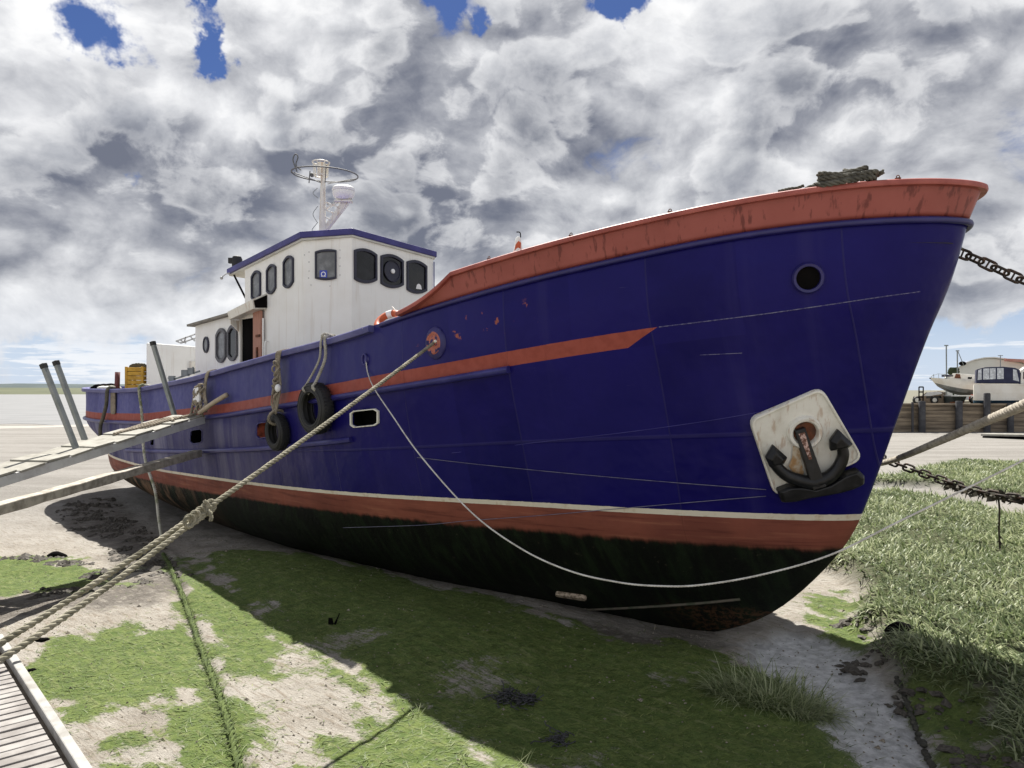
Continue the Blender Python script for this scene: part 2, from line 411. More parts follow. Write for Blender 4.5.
# ------------------------------------------------------------------ hull
def halfb(u, us, u1, B, Le, p, q, Ls, ps=2.2, qs=2.0):
    b = np.full_like(u, B)
    t = np.clip((u-(u1-Le))/Le, 0, 1); b *= np.clip(1-t**p, 0, 1)**(1/q)
    t = np.clip(((us+Ls)-u)/Ls, 0, 1); b *= np.clip(1-t**ps, 0, 1)**(1/qs)
    return b
SHEER = ([-21.4, -18.4, -16, -13.6, -10.45, -8.4, -6.6, -5.1, -4.1, -3.4, -2.7, -1.8, -1, 0, .55, 1.1, 1.6, 2.2, 2.63],
         [3.13, 3.04, 3.02, 3.06, 3.27, 3.475, 3.65, 3.775, 3.90, 4.025, 4.125, 4.26, 4.37, 4.495, 4.58, 4.637, 4.68, 4.712, 4.725])
SLOW = ([-21.3, -18.2, -17.2, -13.6, -8.85, -4.9, -2.8, -1.86, -.28, 1, 2.25], [2.27, 2.22, 2.2, 2.265, 2.565, 2.93, 3.15, 3.265, 3.465, 3.60, 3.72])
SHIGH = (SLOW[0], [z+.19 for z in SLOW[1]])
WHITE = ([-20.7, -17, -14.4, -12.8, -8.7, -5.26, -2.9, -1.65, .38, 1.55], [1.32, 1.27, 1.21, 1.2, 1.31, 1.44, 1.55, 1.598, 1.628, 1.628])
REDB = ([-20.7, -17, -14.3, -10.84, -8, -4.9, -3.3, -1.7, .3, 1.31], [.85, .845, .84, .885, .99, 1.1, 1.147, 1.19, 1.208, 1.185])
TOP = ([-3.5, -2.5, -1.86, -.88, .03, .6, 1.15, 1.6, 2.15, 2.64, 2.78], [4.30, 4.45, 4.545, 4.683, 4.80, 4.875, 4.935, 4.985, 5.025, 5.045, 5.035])
def zof(tab, u):
    g = np.linspace(-1.2, 1.2, 25); w = np.exp(-(g/.55)**2); w /= w.sum(); u = np.asarray(u, float)
    def ext(x):
        X, Z = np.array(tab[0]), np.array(tab[1]); z = np.interp(x, X, Z)
        s0 = (Z[1]-Z[0])/(X[1]-X[0]); s1 = (Z[-1]-Z[-2])/(X[-1]-X[-2])
        return z+np.where(x < X[0], (x-X[0])*s0, 0)+np.where(x > X[-1], (x-X[-1])*s1, 0)
    return sum(wi*ext(u+gi) for gi, wi in zip(g, w))
#        table/z, stern u, stem u, B, Le, p, q, Ls
LEV = [(-.55, -18.3, -1.6, .16, 3.0, 2.0, 2.0, 1.0),
       (-.10, -19.0, -.25, 1.55, 9.0, 1.7, 1.2, 9.0),
       (.42, -20.2, .64, 2.32, 9.4, 1.9, 1.3, 8.0),
       (REDB, -20.75, 1.32, 2.55, 9.2, 2.1, 1.45, 6.0),
       (WHITE, -20.75, 1.55, 2.6, 9.0, 2.1, 1.45, 5.5),
       (SLOW, -21.3, 2.27, 2.72, 8.2, 2.2, 1.5, 3.5),
       (SHIGH, -21.33, 2.35, 2.71, 8.1, 2.2, 1.55, 3.5),
       (SHEER, -21.4, 2.58, 2.70, 8.0, 2.2, 1.6, 3.5)]
NVC = 200
sv = np.linspace(0, 1, NVC+1)
sv = .5-.5*np.cos(np.pi*sv); sv = .35*np.linspace(0, 1, NVC+1)+.65*sv
sv = np.where(sv > .5, 1-(1-sv)**1.25*(.5**-.25), sv)
def level_curve(L, s=None):
    z, us, u1, B, Le, p, q, Ls = L; s = sv if s is None else s
    u = us+(u1-us)*s; b = halfb(u, us, u1, B, Le, p, q, Ls)
    zz = zof(z, u) if isinstance(z, tuple) else np.full_like(u, z)
    b[0] = 0; b[-1] = 0
    return np.stack([u, b, zz], 1)
KN = np.stack([level_curve(L) for L in LEV])                    # levels x stations x 3
def nat_spline(Y, xs, n):                                      # natural cubic through rows, knots xs, n sub-steps
    m = len(Y); h = np.diff(xs); A = np.zeros((m, m)); R = np.zeros((m,)+Y.shape[1:]); A[0, 0] = A[-1, -1] = 1
    for i in range(1, m-1):
        A[i, i-1] = h[i-1]; A[i, i] = 2*(h[i-1]+h[i]); A[i, i+1] = h[i]
        R[i] = 6*((Y[i+1]-Y[i])/h[i]-(Y[i]-Y[i-1])/h[i-1])
    S = np.linalg.solve(A, R.reshape(m, -1)).reshape(R.shape); rows = []; lv = []
    for i in range(m-1):
        k = n[i]
        for j in range(k+(i == m-2)):
            t = j/k*h[i]; a = (xs[i+1]-xs[i]-t)
            rows.append((S[i]*a**3+S[i+1]*t**3)/(6*h[i])+(Y[i]/h[i]-S[i]*h[i]/6)*a+(Y[i+1]/h[i]-S[i+1]*h[i]/6)*t); lv.append(i+j/k)
    return np.array(rows), np.array(lv)
KX = np.array([0, .9, 1.7, 2.4, 2.9, 4.6, 4.85, 5.9])
ROWS, RLEV = nat_spline(KN, KX, [4, 5, 6, 6, 14, 4, 8])
ROWS[:, :, 1] = np.maximum(ROWS[:, :, 1], 0)
BOAT = empty('fishing_vessel', H(-9, 0, 0), 'big old navy and red steel motor vessel with white wheelhouse, aground on the mud', 'boat')

def hull_bm():
    nr = len(ROWS); nc = NVC+1; bm = bmesh.new(); ll = bm.verts.layers.float.new('lev'); lu = bm.verts.layers.float.new('uu')
    for side in (1, -1):
        g = []
        for i in range(nr):
            row = []
            for j in range(nc):
                u, b, z = ROWS[i, j]; p = H(u, b*side, z); v = bm.verts.new(p); v[ll] = RLEV[i]; v[lu] = u; row.append(v)
            g.append(row)
        for i in range(nr-1):
            for j in range(nc-1):
                q = (g[i][j], g[i][j+1], g[i+1][j+1], g[i+1][j])
                bm.faces.new(q if side > 0 else q[::-1])
    bmesh.ops.remove_doubles(bm, verts=bm.verts, dist=.0008)
    bmesh.ops.recalc_face_normals(bm, faces=bm.faces)
    return bm
HB = hull_bm()
BVH = BVHTree.FromBMesh(HB)
# red bulwark surface of the bow, for placing
def bow_bulwark_rows(n=6):
    u1s = np.linspace(2.58, 2.70, n+1); us = -3.45; s = np.linspace(0, 1, 161); s = 1-(1-s)**1.7
    rows = []
    for k in range(n+1):
        f = k/n; u1 = u1s[k]; u = us+(u1-us)*s
        b = halfb(u, -21.4, u1, 2.70+.07*f, 8.0, 2.2, 1.6, 3.5); b[-1] = 0
        lo = zof(SHEER, u); hi = zof(TOP, u); rr = np.clip((u+3.45)/1.0, 0, 1); ramp = .30*rr+.70*rr**2.4
        hi = lo+np.maximum(hi-lo, .05)*(.04+.96*ramp)
        rows.append(np.stack([u, b, lo+(hi-lo)*f], 1))
    return np.array(rows)
BUL = bow_bulwark_rows()

def cast(px, py):
    d = Vector(((px-512)/FPX, 1, (HZ-py)/FPX)).normalized()
    loc, nrm, i, dist = BVH.ray_cast(Vector((0, 0, CH)), d)
    if loc is None:                                            # just off the edge: nearest plating to the line of sight
        q = BVH.find_nearest(Vector((0, 0, CH))+d*11); loc, nrm = q[0], q[1]
    if nrm.dot(d) > 0: nrm = -nrm
    return loc, nrm
def hpt(px, py, off=0.0): l, n = cast(px, py); return l+n*off
def on_hull(p, off=0.0):                                       # snap a 3D point on to the starboard plating
    l, n, i, d = BVH.find_nearest(p)
    if n.dot(NV) < 0 and abs(n.dot(NV)) > .02: n = -n
    return l+n*off, n
def frame_at(n, up=V(0, 0, 1)):
    x = up.cross(n).normalized(); return x, n.cross(x).normalized(), n
def cut_hole(poly, n):
    c = sum(poly, Vector())/len(poly); R = max((p-c).length for p in poly)
    for i in range(len(poly)):
        a, b = poly[i], poly[(i+1) % len(poly)]; pn = (b-a).cross(n).normalized()
        fs = [f for f in HB.faces if (f.calc_center_median()-c).length < R+.25 and f.normal.dot(n) > 0]
        gs = set(fs)
        for f in fs: gs.update(f.edges); gs.update(f.verts)
        bmesh.ops.bisect_plane(HB, geom=list(gs), plane_co=a, plane_no=pn, dist=1e-5)
    x, y, _ = frame_at(n); P2 = [((p-c).dot(x), (p-c).dot(y)) for p in poly]
    kill = []
    for f in HB.faces:
        m = f.calc_center_median()-c
        if m.length < R+.3 and f.normal.dot(n) > 0 and abs(m.dot(n)) < .5:
            if poly_sd(np.array([m.dot(x)]), np.array([m.dot(y)]), P2)[0] < 0: kill.append(f)
    bmesh.ops.delete(HB, geom=kill, context='FACES')
def rrect(c, x, y, w, h, r, k=4):
    pts = []
    for sx, sy, a0 in ((1, 1, 0), (-1, 1, 90), (-1, -1, 180), (1, -1, 270)):
        for i in range(k+1):
            a = math.radians(a0+90*i/k); pts.append(c+x*(sx*(w/2-r)+r*math.cos(a))+y*(sy*(h/2-r)+r*math.sin(a)))
    return pts
def grow(poly, k):
    c = sum(poly, Vector())/len(poly); return [c+(p-c)+(p-c).normalized()*k for p in poly]

def port(name, corners, frame_mat, in_mat, proud=.02, wd=.035, depth=.16, lab=None):
    """opening through the plating with a frame and a recess"""
    pts = [cast(*c) for c in corners]; c = sum((p for p, n in pts), Vector())/len(pts); n = sum((n for p, n in pts), Vector()).normalized()
    poly = [p-n*((p-c).dot(n)) for p, _ in pts]
    cut_hole(poly, n)
    x, y, _ = frame_at(n)
    mb = MB(); inn = poly; out = grow(poly, wd)
    mb.ringprism([p-n*.01 for p in out], [p-n*.01 for p in inn], n*(.01+proud))
    o = mb.build(name, frame_mat, BOAT, bevel=.006)
    r = MB(); k = len(inn); f = [p-n*.005 for p in inn]; b = [p-n*depth for p in inn]
    r.add(f+b, [(i, (i+1) % k, k+(i+1) % k, k+i) for i in range(k)]+[tuple(range(k, 2*k))])
    r.build('recess', in_mat, o)
    if lab: o['label'] = lab
    return o, c, n
def oct_px(x0, y0, x1, y1, skew=0):
    dx, dy = (x1-x0)*.14, (y1-y0)*.14
    return [(x0+dx, y1), (x1-dx, y1+skew), (x1, y1-dy+skew), (x1, y0+dy+skew), (x1-dx, y0+skew), (x0+dx, y0), (x0, y0+dy), (x0, y1-dy)]
port('freeing_port', oct_px(352.5, 411.5, 378, 426.5, -2), M_cream, M_dark, .03, .035, .2, 'white framed freeing port')
port('freeing_port', oct_px(257, 423.5, 271, 438, -1.5), M_navy, M_rustred, .012, .025, .22, 'freeing port with rust red inside')
port('freeing_port', oct_px(190.5, 430.5, 202, 443.5, -1), M_railaft, M_dark, .01, .02, .22)
port('freeing_port', oct_px(150.5, 439.5, 154, 445.5, -.5), M_railaft, M_dark, .01, .02, .22)
# round hawse hole high on the bow
l, n = cast(808, 278); x, y, _ = frame_at(n); R = 11.5/FPX*l.y
cut_hole([l+x*(R*math.cos(a))+y*(R*math.sin(a)) for a in [2*math.pi*i/20 for i in range(20)]], n)
mb = MB().lathe(l, n, [(R*1.28, -.02), (R*1.36, .02), (R*1.24, .045), (R*1.02, .04), (R*.97, .0), (R*.97, -.05)], 32, xa=x)
o = mb.build('hawse_pipe', M_hullnavy, BOAT, smooth=True)
MB().lathe(l, n, [(R*.975, .005), (R*.975, -.35), (0, -.35)], 32, xa=x).build('pipe_bore', M_dark, o, smooth=True)
# fairlead with bare metal, the mooring line leads out of it
lF, nF = cast(436, 343); x, y, _ = frame_at(nF); R = 8/FPX*lF.y
cut_hole([lF+x*(R*1.15*math.cos(a))+y*(R*.95*math.sin(a)) for a in [2*math.pi*i/16 for i in range(16)]], nF)
o = MB().lathe(lF, nF, [(R*2.0, -.015), (R*1.9, .02), (R*1.45, .05), (R*1.15, .055), (R*.9, .02), (R*.85, -.12), (R*.85, -.25), (0, -.25)], 28, xa=x, sx=.88, sy=1.05).build('fairlead', M_hullnavy, BOAT, smooth=True)
MB().lathe(lF+nF*.008, nF, [(R*1.35, .045), (R*1.2, .058), (R*1.0, .05), (R*.86, .012), (R*.8, -.1)], 28, xa=x, sx=.9, sy=1.05).build('worn_lip', simple('peeling_navy', (.40, .12, .08), (.012, .010, .095), .6, 14, .50, .54, bump=.5, spots=((.6, .5, .45), .66, 30)), o, smooth=True)
MB().lathe(lF-nF*.02+x*R*.2+y*R*.2, (nF+x*.3).normalized(), [(R*.5, -.12), (R*.42, .05), (R*.2, .09), (0, .1)], 14, sx=.7).build('pale_roller', M_cream, o, smooth=True)

# hull object
me = bpy.data.meshes.new('hull'); o0 = world_loc(BOAT)
bmesh.ops.translate(HB, verts=HB.verts, vec=-o0); bmesh.ops.recalc_face_normals(HB, faces=HB.faces); HB.to_mesh(me); HB.free()
me.materials.append(M_hull); me.polygons.foreach_set('use_smooth', [True]*len(me.polygons))
HULL = bpy.data.objects.new('hull', me); COL.objects.link(HULL); HULL.parent = BOAT
sm = HULL.modifiers.new('plate', 'SOLIDIFY'); sm.thickness = .03; sm.offset = -1

def rowpath(lev_or_rows, u0, u1, side=1, off=0.0, dz=0.0, step=.12):
    """points along a level between stations, pushed outwards"""
    A = lev_or_rows; A = A[(A[:, 0] >= u0-1e-6) & (A[:, 0] <= u1+1e-6)]
    pts = [H(u, b*side, z+dz) for u, b, z in A]; out = []
    for i, p in enumerate(pts):
        t = pts[min(i+1, len(pts)-1)]-pts[max(i-1, 0)]; t.z = 0
        o = Vector((t.y, -t.x, 0))*side
        if i == len(pts)-1 and A[i, 1] < .02: o = EV.copy()
        if i == 0 and A[i, 1] < .02: o = -EV
        out.append((p+o.normalized()*off, o.normalized()))
    return out
def around(A, u0, off, dz):                                    # starboard from u0 round the end(s) to port
    s = rowpath(A, u0, 99, 1, off, dz); p = rowpath(A, u0, 99, -1, off, dz)[::-1]
    return s+p[1:]
def aft_around(A, u1, off, dz):
    s = rowpath(A, -99, u1, 1, off, dz)[::-1]; p = rowpath(A, -99, u1, -1, off, dz)
    return s+p[1:]
def strip(name, pts, prof, mat, lab=None):
    mb = MB().sweep([p for p, _ in pts], prof, [(o, V(0, 0, 1)) for _, o in pts])
    ob = mb.build(name, mat, BOAT, smooth=True)
    if lab: ob['label'] = lab
    return ob
def rnd(r, k=1.0, n=10): return [(r*math.cos(2*math.pi*i/n), r*k*math.sin(2*math.pi*i/n)) for i in range(n)]
shA = level_curve(LEV[7]); slA = level_curve(LEV[5])
strip('cap_rail', aft_around(shA, -4.05, .0, -.045), [(.09, -.05), (.10, -.03), (.10, .03), (.085, .045), (-.08, .045), (-.09, .03), (-.09, -.05)], M_railaft, 'faded navy cap rail of the waist')
strip('sheer_moulding', around(shA, -4.05, .015, -.035), rnd(.034, 1.0), M_hullnavy)
strip('rubbing_strake', aft_around(slA, -1.62, .025, -.035), rnd(.055, .85), M_navy)
# lower strake
pts = [hpt(x, y, .015) for x, y in ((127, 450), (150, 450.7), (180, 451.3), (204, 451), (230, 450), (260, 448.6), (290, 446), (320, 443), (340, 440.8), (352, 439.4))]
MB().tube(spline(pts, 60), .045, 8).build('fender_bar', M_navy, BOAT, smooth=True)
# forward bulwark, red
mb = MB()
for side in (1, -1):
    nr, nc = BUL.shape[:2]
    mb.add([H(u, b*side, z) for r in BUL for u, b, z in r], [(i*nc+j, i*nc+j+1, (i+1)*nc+j+1, (i+1)*nc+j) for i in range(nr-1) for j in range(nc-1)])
ob = mb.build('forward_bulwark', M_red, BOAT, smooth=True)
b_ = bmesh.new(); b_.from_mesh(ob.data); bmesh.ops.remove_doubles(b_, verts=b_.verts, dist=.001); bmesh.ops.recalc_face_normals(b_, faces=b_.faces); b_.to_mesh(ob.data); b_.free()
sm = ob.modifiers.new('plate', 'SOLIDIFY'); sm.thickness = .025; sm.offset = -1
strip('bulwark_cap', around(BUL[-1], -3.45, .0, .0), [(.045, -.032), (.055, -.012), (.05, .016), (.035, .026), (-.06, .026), (-.07, .0), (-.06, -.032)], M_redcap)
# decks
def deck(name, A, u0, u1, dz, mat, inset=.05):
    A = A[(A[:, 0] > u0) & (A[:, 0] < u1)]; k = len(A)
    vs = [H(u, max(b-inset, .01), z+dz) for u, b, z in A]+[H(u, -max(b-inset, .01), z+dz) for u, b, z in A]
    return MB().add(vs, [(i, i+1, k+i+1, k+i) for i in range(k-1)]).build(name, mat, BOAT)
M_deck = simple('deck_grey', (.16, .15, .14), (.09, .085, .08), .8, 3, bump=.3)
deck('deck', level_curve(LEV[5]), -21.2, -3.2, .05, M_deck)
deck('foredeck', shA, -3.2, 2.5, -.25, M_deck, .06)
# bow stem bar, keel bar, sternpost, rudder
stem = [(2.63, 4.70), (2.33, 3.93), (2.12, 3.37), (1.84, 2.57), (1.56, 1.63), (1.31, 1.18), (.91, .68), (.64, .42), (.40, .28), (.14, .08), (-.14, -.05), (-.6, -.14)]
kb = [hpt(x, y, .01) for x, y in ((562, 610), (600, 608.5), (650, 606), (700, 602.5), (740, 598.5))]
MB().tube(spline(kb, 24), .018, 6).build('bilge_bar', simple('weedy_bar', (.12, .10, .075), (.05, .06, .035), .8, 9, bump=.5), BOAT, smooth=True)
l, n = cast(571.5, 594); x, y, _ = frame_at(n)
MB().prism(rrect(l, x, y, .44, .085, .035), n*.06).build('zinc_anode', simple('pitted_zinc', (.46, .37, .27), (.16, .12, .08), .85, 22, .42, .6, bump=.8, bscale=40, bdist=.02), BOAT, bevel=.012)
MB().prism([H(-19.6, -.03, z) + EV*d for d, z in ((0, -.1), (-1.05, -.05), (-1.1, 1.15), (-.1, 1.25))], NV*.06).build('rudder', M_dark, BOAT, bevel=.01)
MB().tube([H(-20.3, 0, 1.1), H(-20.3, 0, 2.0)], .07, 10).build('rudder_stock', M_dark, BOAT, smooth=True)
# weld seams on the bow plating
def seam(pts, r, mat):
    q = [on_hull(hpt(*p), .002)[0] for p in pts]; MB().tube(spline(q, 50), r, 5).build('weld_seam', mat, BOAT, smooth=True)
seam(((659, 327), (700, 322), (760, 314.5), (820, 306), (880, 297), (920, 291.5)), .0055, simple('seam_pale', (.16, .16, .24), (.035, .03, .13), .5, 30, .4, .6))
seam(((452, 453), (540, 442), (620, 433), (700, 422), (760, 412)), .004, M_navytrim)
seam(((700, 355), (742, 353)), .004, MATS['seam_pale'])
# ------------------------------------------------------------------ wheelhouse and deckhouse
PLAN = [(-7.94, 1.70, 5.83), (-7.29, 1.05, 5.88), (-7.53, -1.05, 5.76), (-8.6, -1.40, 5.66), (-10.45, -1.45, 5.47), (-10.45, 1.70, 5.57)]
ZB = 2.3
base = [H(u, n, ZB) for u, n, z in PLAN]; top = [H(u, n, z-.02) for u, n, z in PLAN]
WH = MB().loft([base, top]).build('wheelhouse', M_white, BOAT)
rf = []
cc = (-9.1, 0)
ROOF = [(-7.86, 1.80, 5.83), (-7.21, 1.09, 5.90), (-7.46, -1.10, 5.78), (-8.55, -1.5, 5.66), (-11.15, -1.55, 5.38), (-11.15, 1.80, 5.52)]
lo = [H(u, n, z) for u, n, z in ROOF]; hi = [H(u, n, z+.115) for u, n, z in ROOF]; cr = [H(cc[0]+(u-cc[0])*.5, n*.5, z+.19) for u, n, z in ROOF]
ro = MB().loft([lo, hi, cr]).build('roof', M_navytrim, WH, bevel=.012)
MB().prism([H(cc[0]+(u-cc[0])*.985, n*.975, z-.035) for u, n, z in ROOF], V(0, 0, .033)).build('soffit', M_soffit, ro)
mb = MB()
for s in (1, -1): MB().bar(H(-10.52, 1.5*s, 5.45), H(-10.62, 1.45*s, 4.7), .10, .14).build('roof_bracket', M_dark, WH)
MB().bar(H(-11.0, 1.7, 5.5), H(-10.5, 1.66, 4.95), .03, .03).build('roof_stay', M_dark, WH)
MB().box(H(-10.9, 0, 5.43), (.5, 3.3, .12), (EV, NV, V(0, 0, 1))).build('eave_shadow_box', M_dark, WH) if False else None
# black horn lamp on the roof edge
hp = P(237, 263, 16.4)
mb = MB().lathe(hp-V(0, 0, .12), (0, 0, 1), [(.05, -.1), (.06, 0), (.105, .02), (.115, .2), (.09, .26), (.03, .28)], 18); mb.box(hp+V(-.12, 0, .05), (.12, .1, .12))
mb.build('deck_lamp', M_black, ro, smooth=True)
mb = MB().tube(spline([P(230, 273, 16.0), P(226, 274, 16.0), P(222, 277, 16.0)], 8), .012, 6); mb.ball(P(221.5, 278, 16.0), .035)
mb.build('roof_cable', M_greyp, ro, smooth=True)

def window(parent, p0, N, quad, arch=.16, frame=M_gland, glass=M_glass, fw=.045, name='window', lab=None, both=True):
    """arched opening from pixel corners tl,tr,br,bl on a wall plane"""
    tl, tr, br, bl = [ray_plane(x, y, p0, N) for x, y in quad]
    pts = []; K = 8
    upv = ((tl-bl)+(tr-br)).normalized(); h = ((tl-bl).length+(tr-br).length)/2; w = (tr-tl).length
    for i in range(K+1):
        t = i/K; p = tl.lerp(tr, t); e = 1-(2*t-1)**2; pts.append(p+upv*(arch*w*(e-.55)))
    for i in range(K+1):
        t = i/K; p = br.lerp(bl, t); e = 1-(2*t-1)**2; pts.append(p-upv*(arch*w*(e-.55)*(1 if both else 0)))
    wf = MB().ringprism([p-N*.005 for p in grow(pts, fw*.5)], [p-N*.005 for p in grow(pts, -fw*.5)], N*.045).build(name, frame, parent, bevel=.006)
    g = MB().prism([p-N*.01 for p in grow(pts, -fw*.3)], N*.016).build('pane', glass, wf)
    if lab: wf['label'] = lab
    return wf, sum(pts, Vector())/len(pts), h, w
pS = H(-9, 1.70, 4)
for q in (((252.6, 275.5), (261, 271.8), (261, 296), (252.6, 299.5)), ((267.8, 269.2), (276.3, 265.6), (276.3, 289.5), (267.8, 293)), ((284.6, 261), (293.8, 257), (293.8, 283.2), (284.6, 287))):
    window(WH, pS, NV, q, .22, M_gland, M_glassg, .05)
a, b = H(*PLAN[0]), H(*PLAN[1]); Nc = (b-a).cross(V(0, 0, 1)); Nc = Nc.normalized(); Nc = Nc if Nc.y < 0 else -Nc; Nc.z = 0; Nc.normalize()
wf, c, h, w = window(WH, a, Nc, ((316, 252), (336, 250.5), (336, 278.5), (316, 278.5)), .07, M_gland, M_glassg, .045, lab='front quarter window with blue square sticker')
x, y, _ = frame_at(Nc); c = c-y*(h*.34)-x*w*.12
st = MB().prism(rrect(c+Nc*.012, x, y, .14, .14, .01), Nc*.002).build('sticker', M_sticker, wf)
ring = MB().ringprism([c+Nc*.0145+x*((.046)*math.cos(t))+y*(.046*math.sin(t)) for t in np.linspace(0, 6.283, 17)[:-1]], [c+Nc*.0145+x*((.031)*math.cos(t))+y*(.031*math.sin(t)) for t in np.linspace(0, 6.283, 17)[:-1]], Nc*.001)
ring.box(c+Nc*.015-y*.04, (.085, .018, .001), (x, y, Nc)); ring.build('sticker_mark', M_stickw, wf)
a, b = H(*PLAN[1]), H(*PLAN[2]); Nf = (b-a).cross(V(0, 0, 1)); Nf.z = 0; Nf.normalize(); Nf = Nf if Nf.y < 0 else -Nf
window(WH, a, Nf, ((354.5, 249.5), (375.5, 254), (375.5, 281), (354.5, 280)), .12, M_gland, M_glass, .06)
wf, c, h, w = window(WH, a, Nf, ((381, 255), (402, 260), (402, 286), (381, 284.5)), .12, M_gland, M_glass, .06, lab='front window with round clear view screen')
mb = MB().lathe(c, Nf, [(.20, .02), (.215, .03), (.205, .045), (.19, .04), (.185, .025)], 32); mb.build('clear_view_rim', M_gland, wf, smooth=True)
MB().lathe(c, Nf, [(.045, .02), (.045, .05), (.02, .06), (0, .06)], 16).build('clear_view_hub', M_stickw, wf, smooth=True)
wf, c, h, w = window(WH, a, Nf, ((407, 261), (425.5, 265.5), (425.5, 291.5), (407, 290.5)), .12, M_gland, M_glass, .06)
x, y, _ = frame_at(Nf)
MB().prism([c+Nf*.009+x*(.16*k-.02)+y*(-.24+.11*math.sqrt(max(0, 1-(2*k-1)**2))) for k in np.linspace(0, 1, 9)], Nf*.003).build('pale_blind', M_stickw, wf)
# small fixings
mb = MB()
for px, py in ((309, 252), (309, 262), (309, 271), (308.5, 278), (340, 250), (340, 258), (340, 266), (340, 275), (311, 285), (330, 286), (304.5, 255)):
    p = ray_plane(px, py, H(*PLAN[0]), Nc); MB().ball(p, .012, n=5).build('bolt_head', M_greyp, WH, smooth=True)
MB().tube([ray_plane(433, 262, a, Nf)+Nf*.03, ray_plane(433, 290, a, Nf)+Nf*.03], .012, 6).build('drain_pipe', M_navy, WH)
# lower deckhouse
zt0, zt1 = 4.53, 4.66
def blk(u0, u1, n0, z0, za, zb): return MB().loft([[H(u0, n0, z0), H(u1, n0, z0), H(u1, -n0, z0), H(u0, -n0, z0)], [H(u0, n0, za), H(u1, n0, zb), H(u1, -n0, zb), H(u0, -n0, za)]])
DH = blk(-13.2, -10.46, 1.69, 2.0, zt0, zt1).build('deckhouse', M_white, BOAT)
MB().loft([[H(u, n, z) for u, n, z in ((-13.4, 1.82, 4.52), (-10.5, 1.82, 4.65), (-10.5, -1.82, 4.6), (-13.4, -1.82, 4.46))], [H(u, n, z+.05) for u, n, z in ((-13.4, 1.82, 4.52), (-10.5, 1.82, 4.65), (-10.5, -1.82, 4.6), (-13.4, -1.82, 4.46))]]).build('roof', simple('tan_roof_edge', (.24, .22, .19), (.15, .14, .12), .8, 4), DH)
for q in (((217.3, 333.5), (226, 331), (226, 358.2), (217.3, 359.3)), ((229, 330), (237.3, 327.6), (237.3, 356.5), (229, 357.8))):
    window(DH, pS, NV, q, .25, simple('bolted_rim', (.06, .06, .07), (.16, .16, .17), .5, 60), M_glassg if q[0][0] < 220 else M_glass, .08)
p = ray_plane(206.3, 344.8, pS, NV); x, y, _ = frame_at(NV)
o = MB().lathe(p, NV, [(.13, -.01), (.17, -.01), (.17, .025), (.14, .035), (.13, .02)], 24, closed=True, sx=1.12, sy=.95).build('porthole', M_gland, DH, smooth=True)
MB().lathe(p, NV, [(.14, .0), (.14, .012), (0, .012)], 24, sx=1.1, sy=.93).build('pane', M_glassg, o)
# doorway with sliding leaf
zt = 4.5
dw = MB(); x = EV; z = V(0, 0, 1)
dw.box(H(-10.24, 1.705, 3.45), (.62, .012, 2.1), (EV, NV, z)); D = dw.build('doorway', M_dark, WH)
mb = MB()
for u in (-10.58, -9.90): mb.box(H(u, 1.73, 3.45), (.06, .06, 2.16), (EV, NV, z))
mb.box(H(-10.24, 1.73, 4.53), (.74, .06, .07), (EV, NV, z)); mb.build('door_frame', M_cream, D, bevel=.008)
lf = MB(); lf.box(H(-9.70, 1.765, 3.52), (.36, .045, 2.18), (EV, NV, z)); L_ = lf.build('sliding_door', M_rose, WH, bevel=.008)
MB().box(H(-9.66, 1.80, 3.72), (.05, .03, .3), (EV, NV, z)).build('latch', M_rust, L_); MB().box(H(-9.62, 1.80, 4.1), (.18, .02, .05), (EV, NV, z)).build('hinge', M_rust, L_)
MB().tube(spline([H(-9.47, 1.76, z_) for z_ in (4.45, 3.9, 3.3, 2.8)], 12), .018, 8).build('hand_rail', M_white, WH, smooth=True)
MB().tube(spline([H(-9.38, 1.72, 3.98), H(-9.30, 1.80, 3.95), H(-9.26, 1.82, 3.7), H(-9.30, 1.8, 3.42), H(-9.38, 1.72, 3.38)], 18), .014, 7).build('grab_handle', M_white, WH, smooth=True)
hood = MB()
hood.loft([[H(-10.6, 1.69, 4.50), H(-10.6, 1.98, 4.48), H(-10.6, 2.02, 4.64), H(-10.6, 1.69, 4.80)], [H(-9.42, 1.69, 4.64), H(-9.42, 1.98, 4.62), H(-9.42, 2.02, 4.80), H(-9.42, 1.69, 4.96)]])
hd = hood.build('door_hood', M_cream, WH, bevel=.01)
MB().loft([[H(-9.415, 1.70, 4.66), H(-9.415, 1.95, 4.64), H(-9.415, 1.98, 4.78), H(-9.415, 1.70, 4.92)], [H(-9.405, 1.70, 4.66), H(-9.405, 1.95, 4.64), H(-9.405, 1.98, 4.78), H(-9.405, 1.70, 4.92)]]).build('hood_opening', M_dark, hd)
MB().prism([H(-10.62, 1.70+d, 4.48-h) for d, h in ((0, 0), (.27, 0), (.25, .08), (.16, .16), (.08, .24), (.05, .42), (0, .46))], EV*.05).build('scroll_bracket', M_cream, hd, bevel=.006)
# after casing
AC = MB().loft([[H(u, n, 2.0) for u, n in ((-16, 1.9), (-16, -1.9), (-18.0, -1.15), (-18.0, 1.15))], [H(u, n, z_) for (u, n), z_ in zip(((-16, 1.9), (-16, -1.9), (-18.0, -1.15), (-18.0, 1.15)), (4.25, 4.1, 4.0, 4.15))]]).build('engine_casing', M_white, BOAT, bevel=.03)
p = ray_plane(195.5, 366, H(-16, 0, 0), EV); MB().box(p+EV*.08, (.16, .34, .26), (EV, NV, z)).build('vent_box', M_cream, AC, bevel=.02)
q = lambda px, py: P(px, py, 19.9)
mb = MB()
for a_, b_ in (((176, 341), (204, 331)), ((181, 343), (207, 334)), ((180, 340), (186, 343)), ((186, 337), (184, 342)), ((190, 336), (195, 341)), ((196, 334), (201, 341)), ((176, 341), (181, 343))):
    mb.tube([q(*a_), q(*b_)], .022, 6)
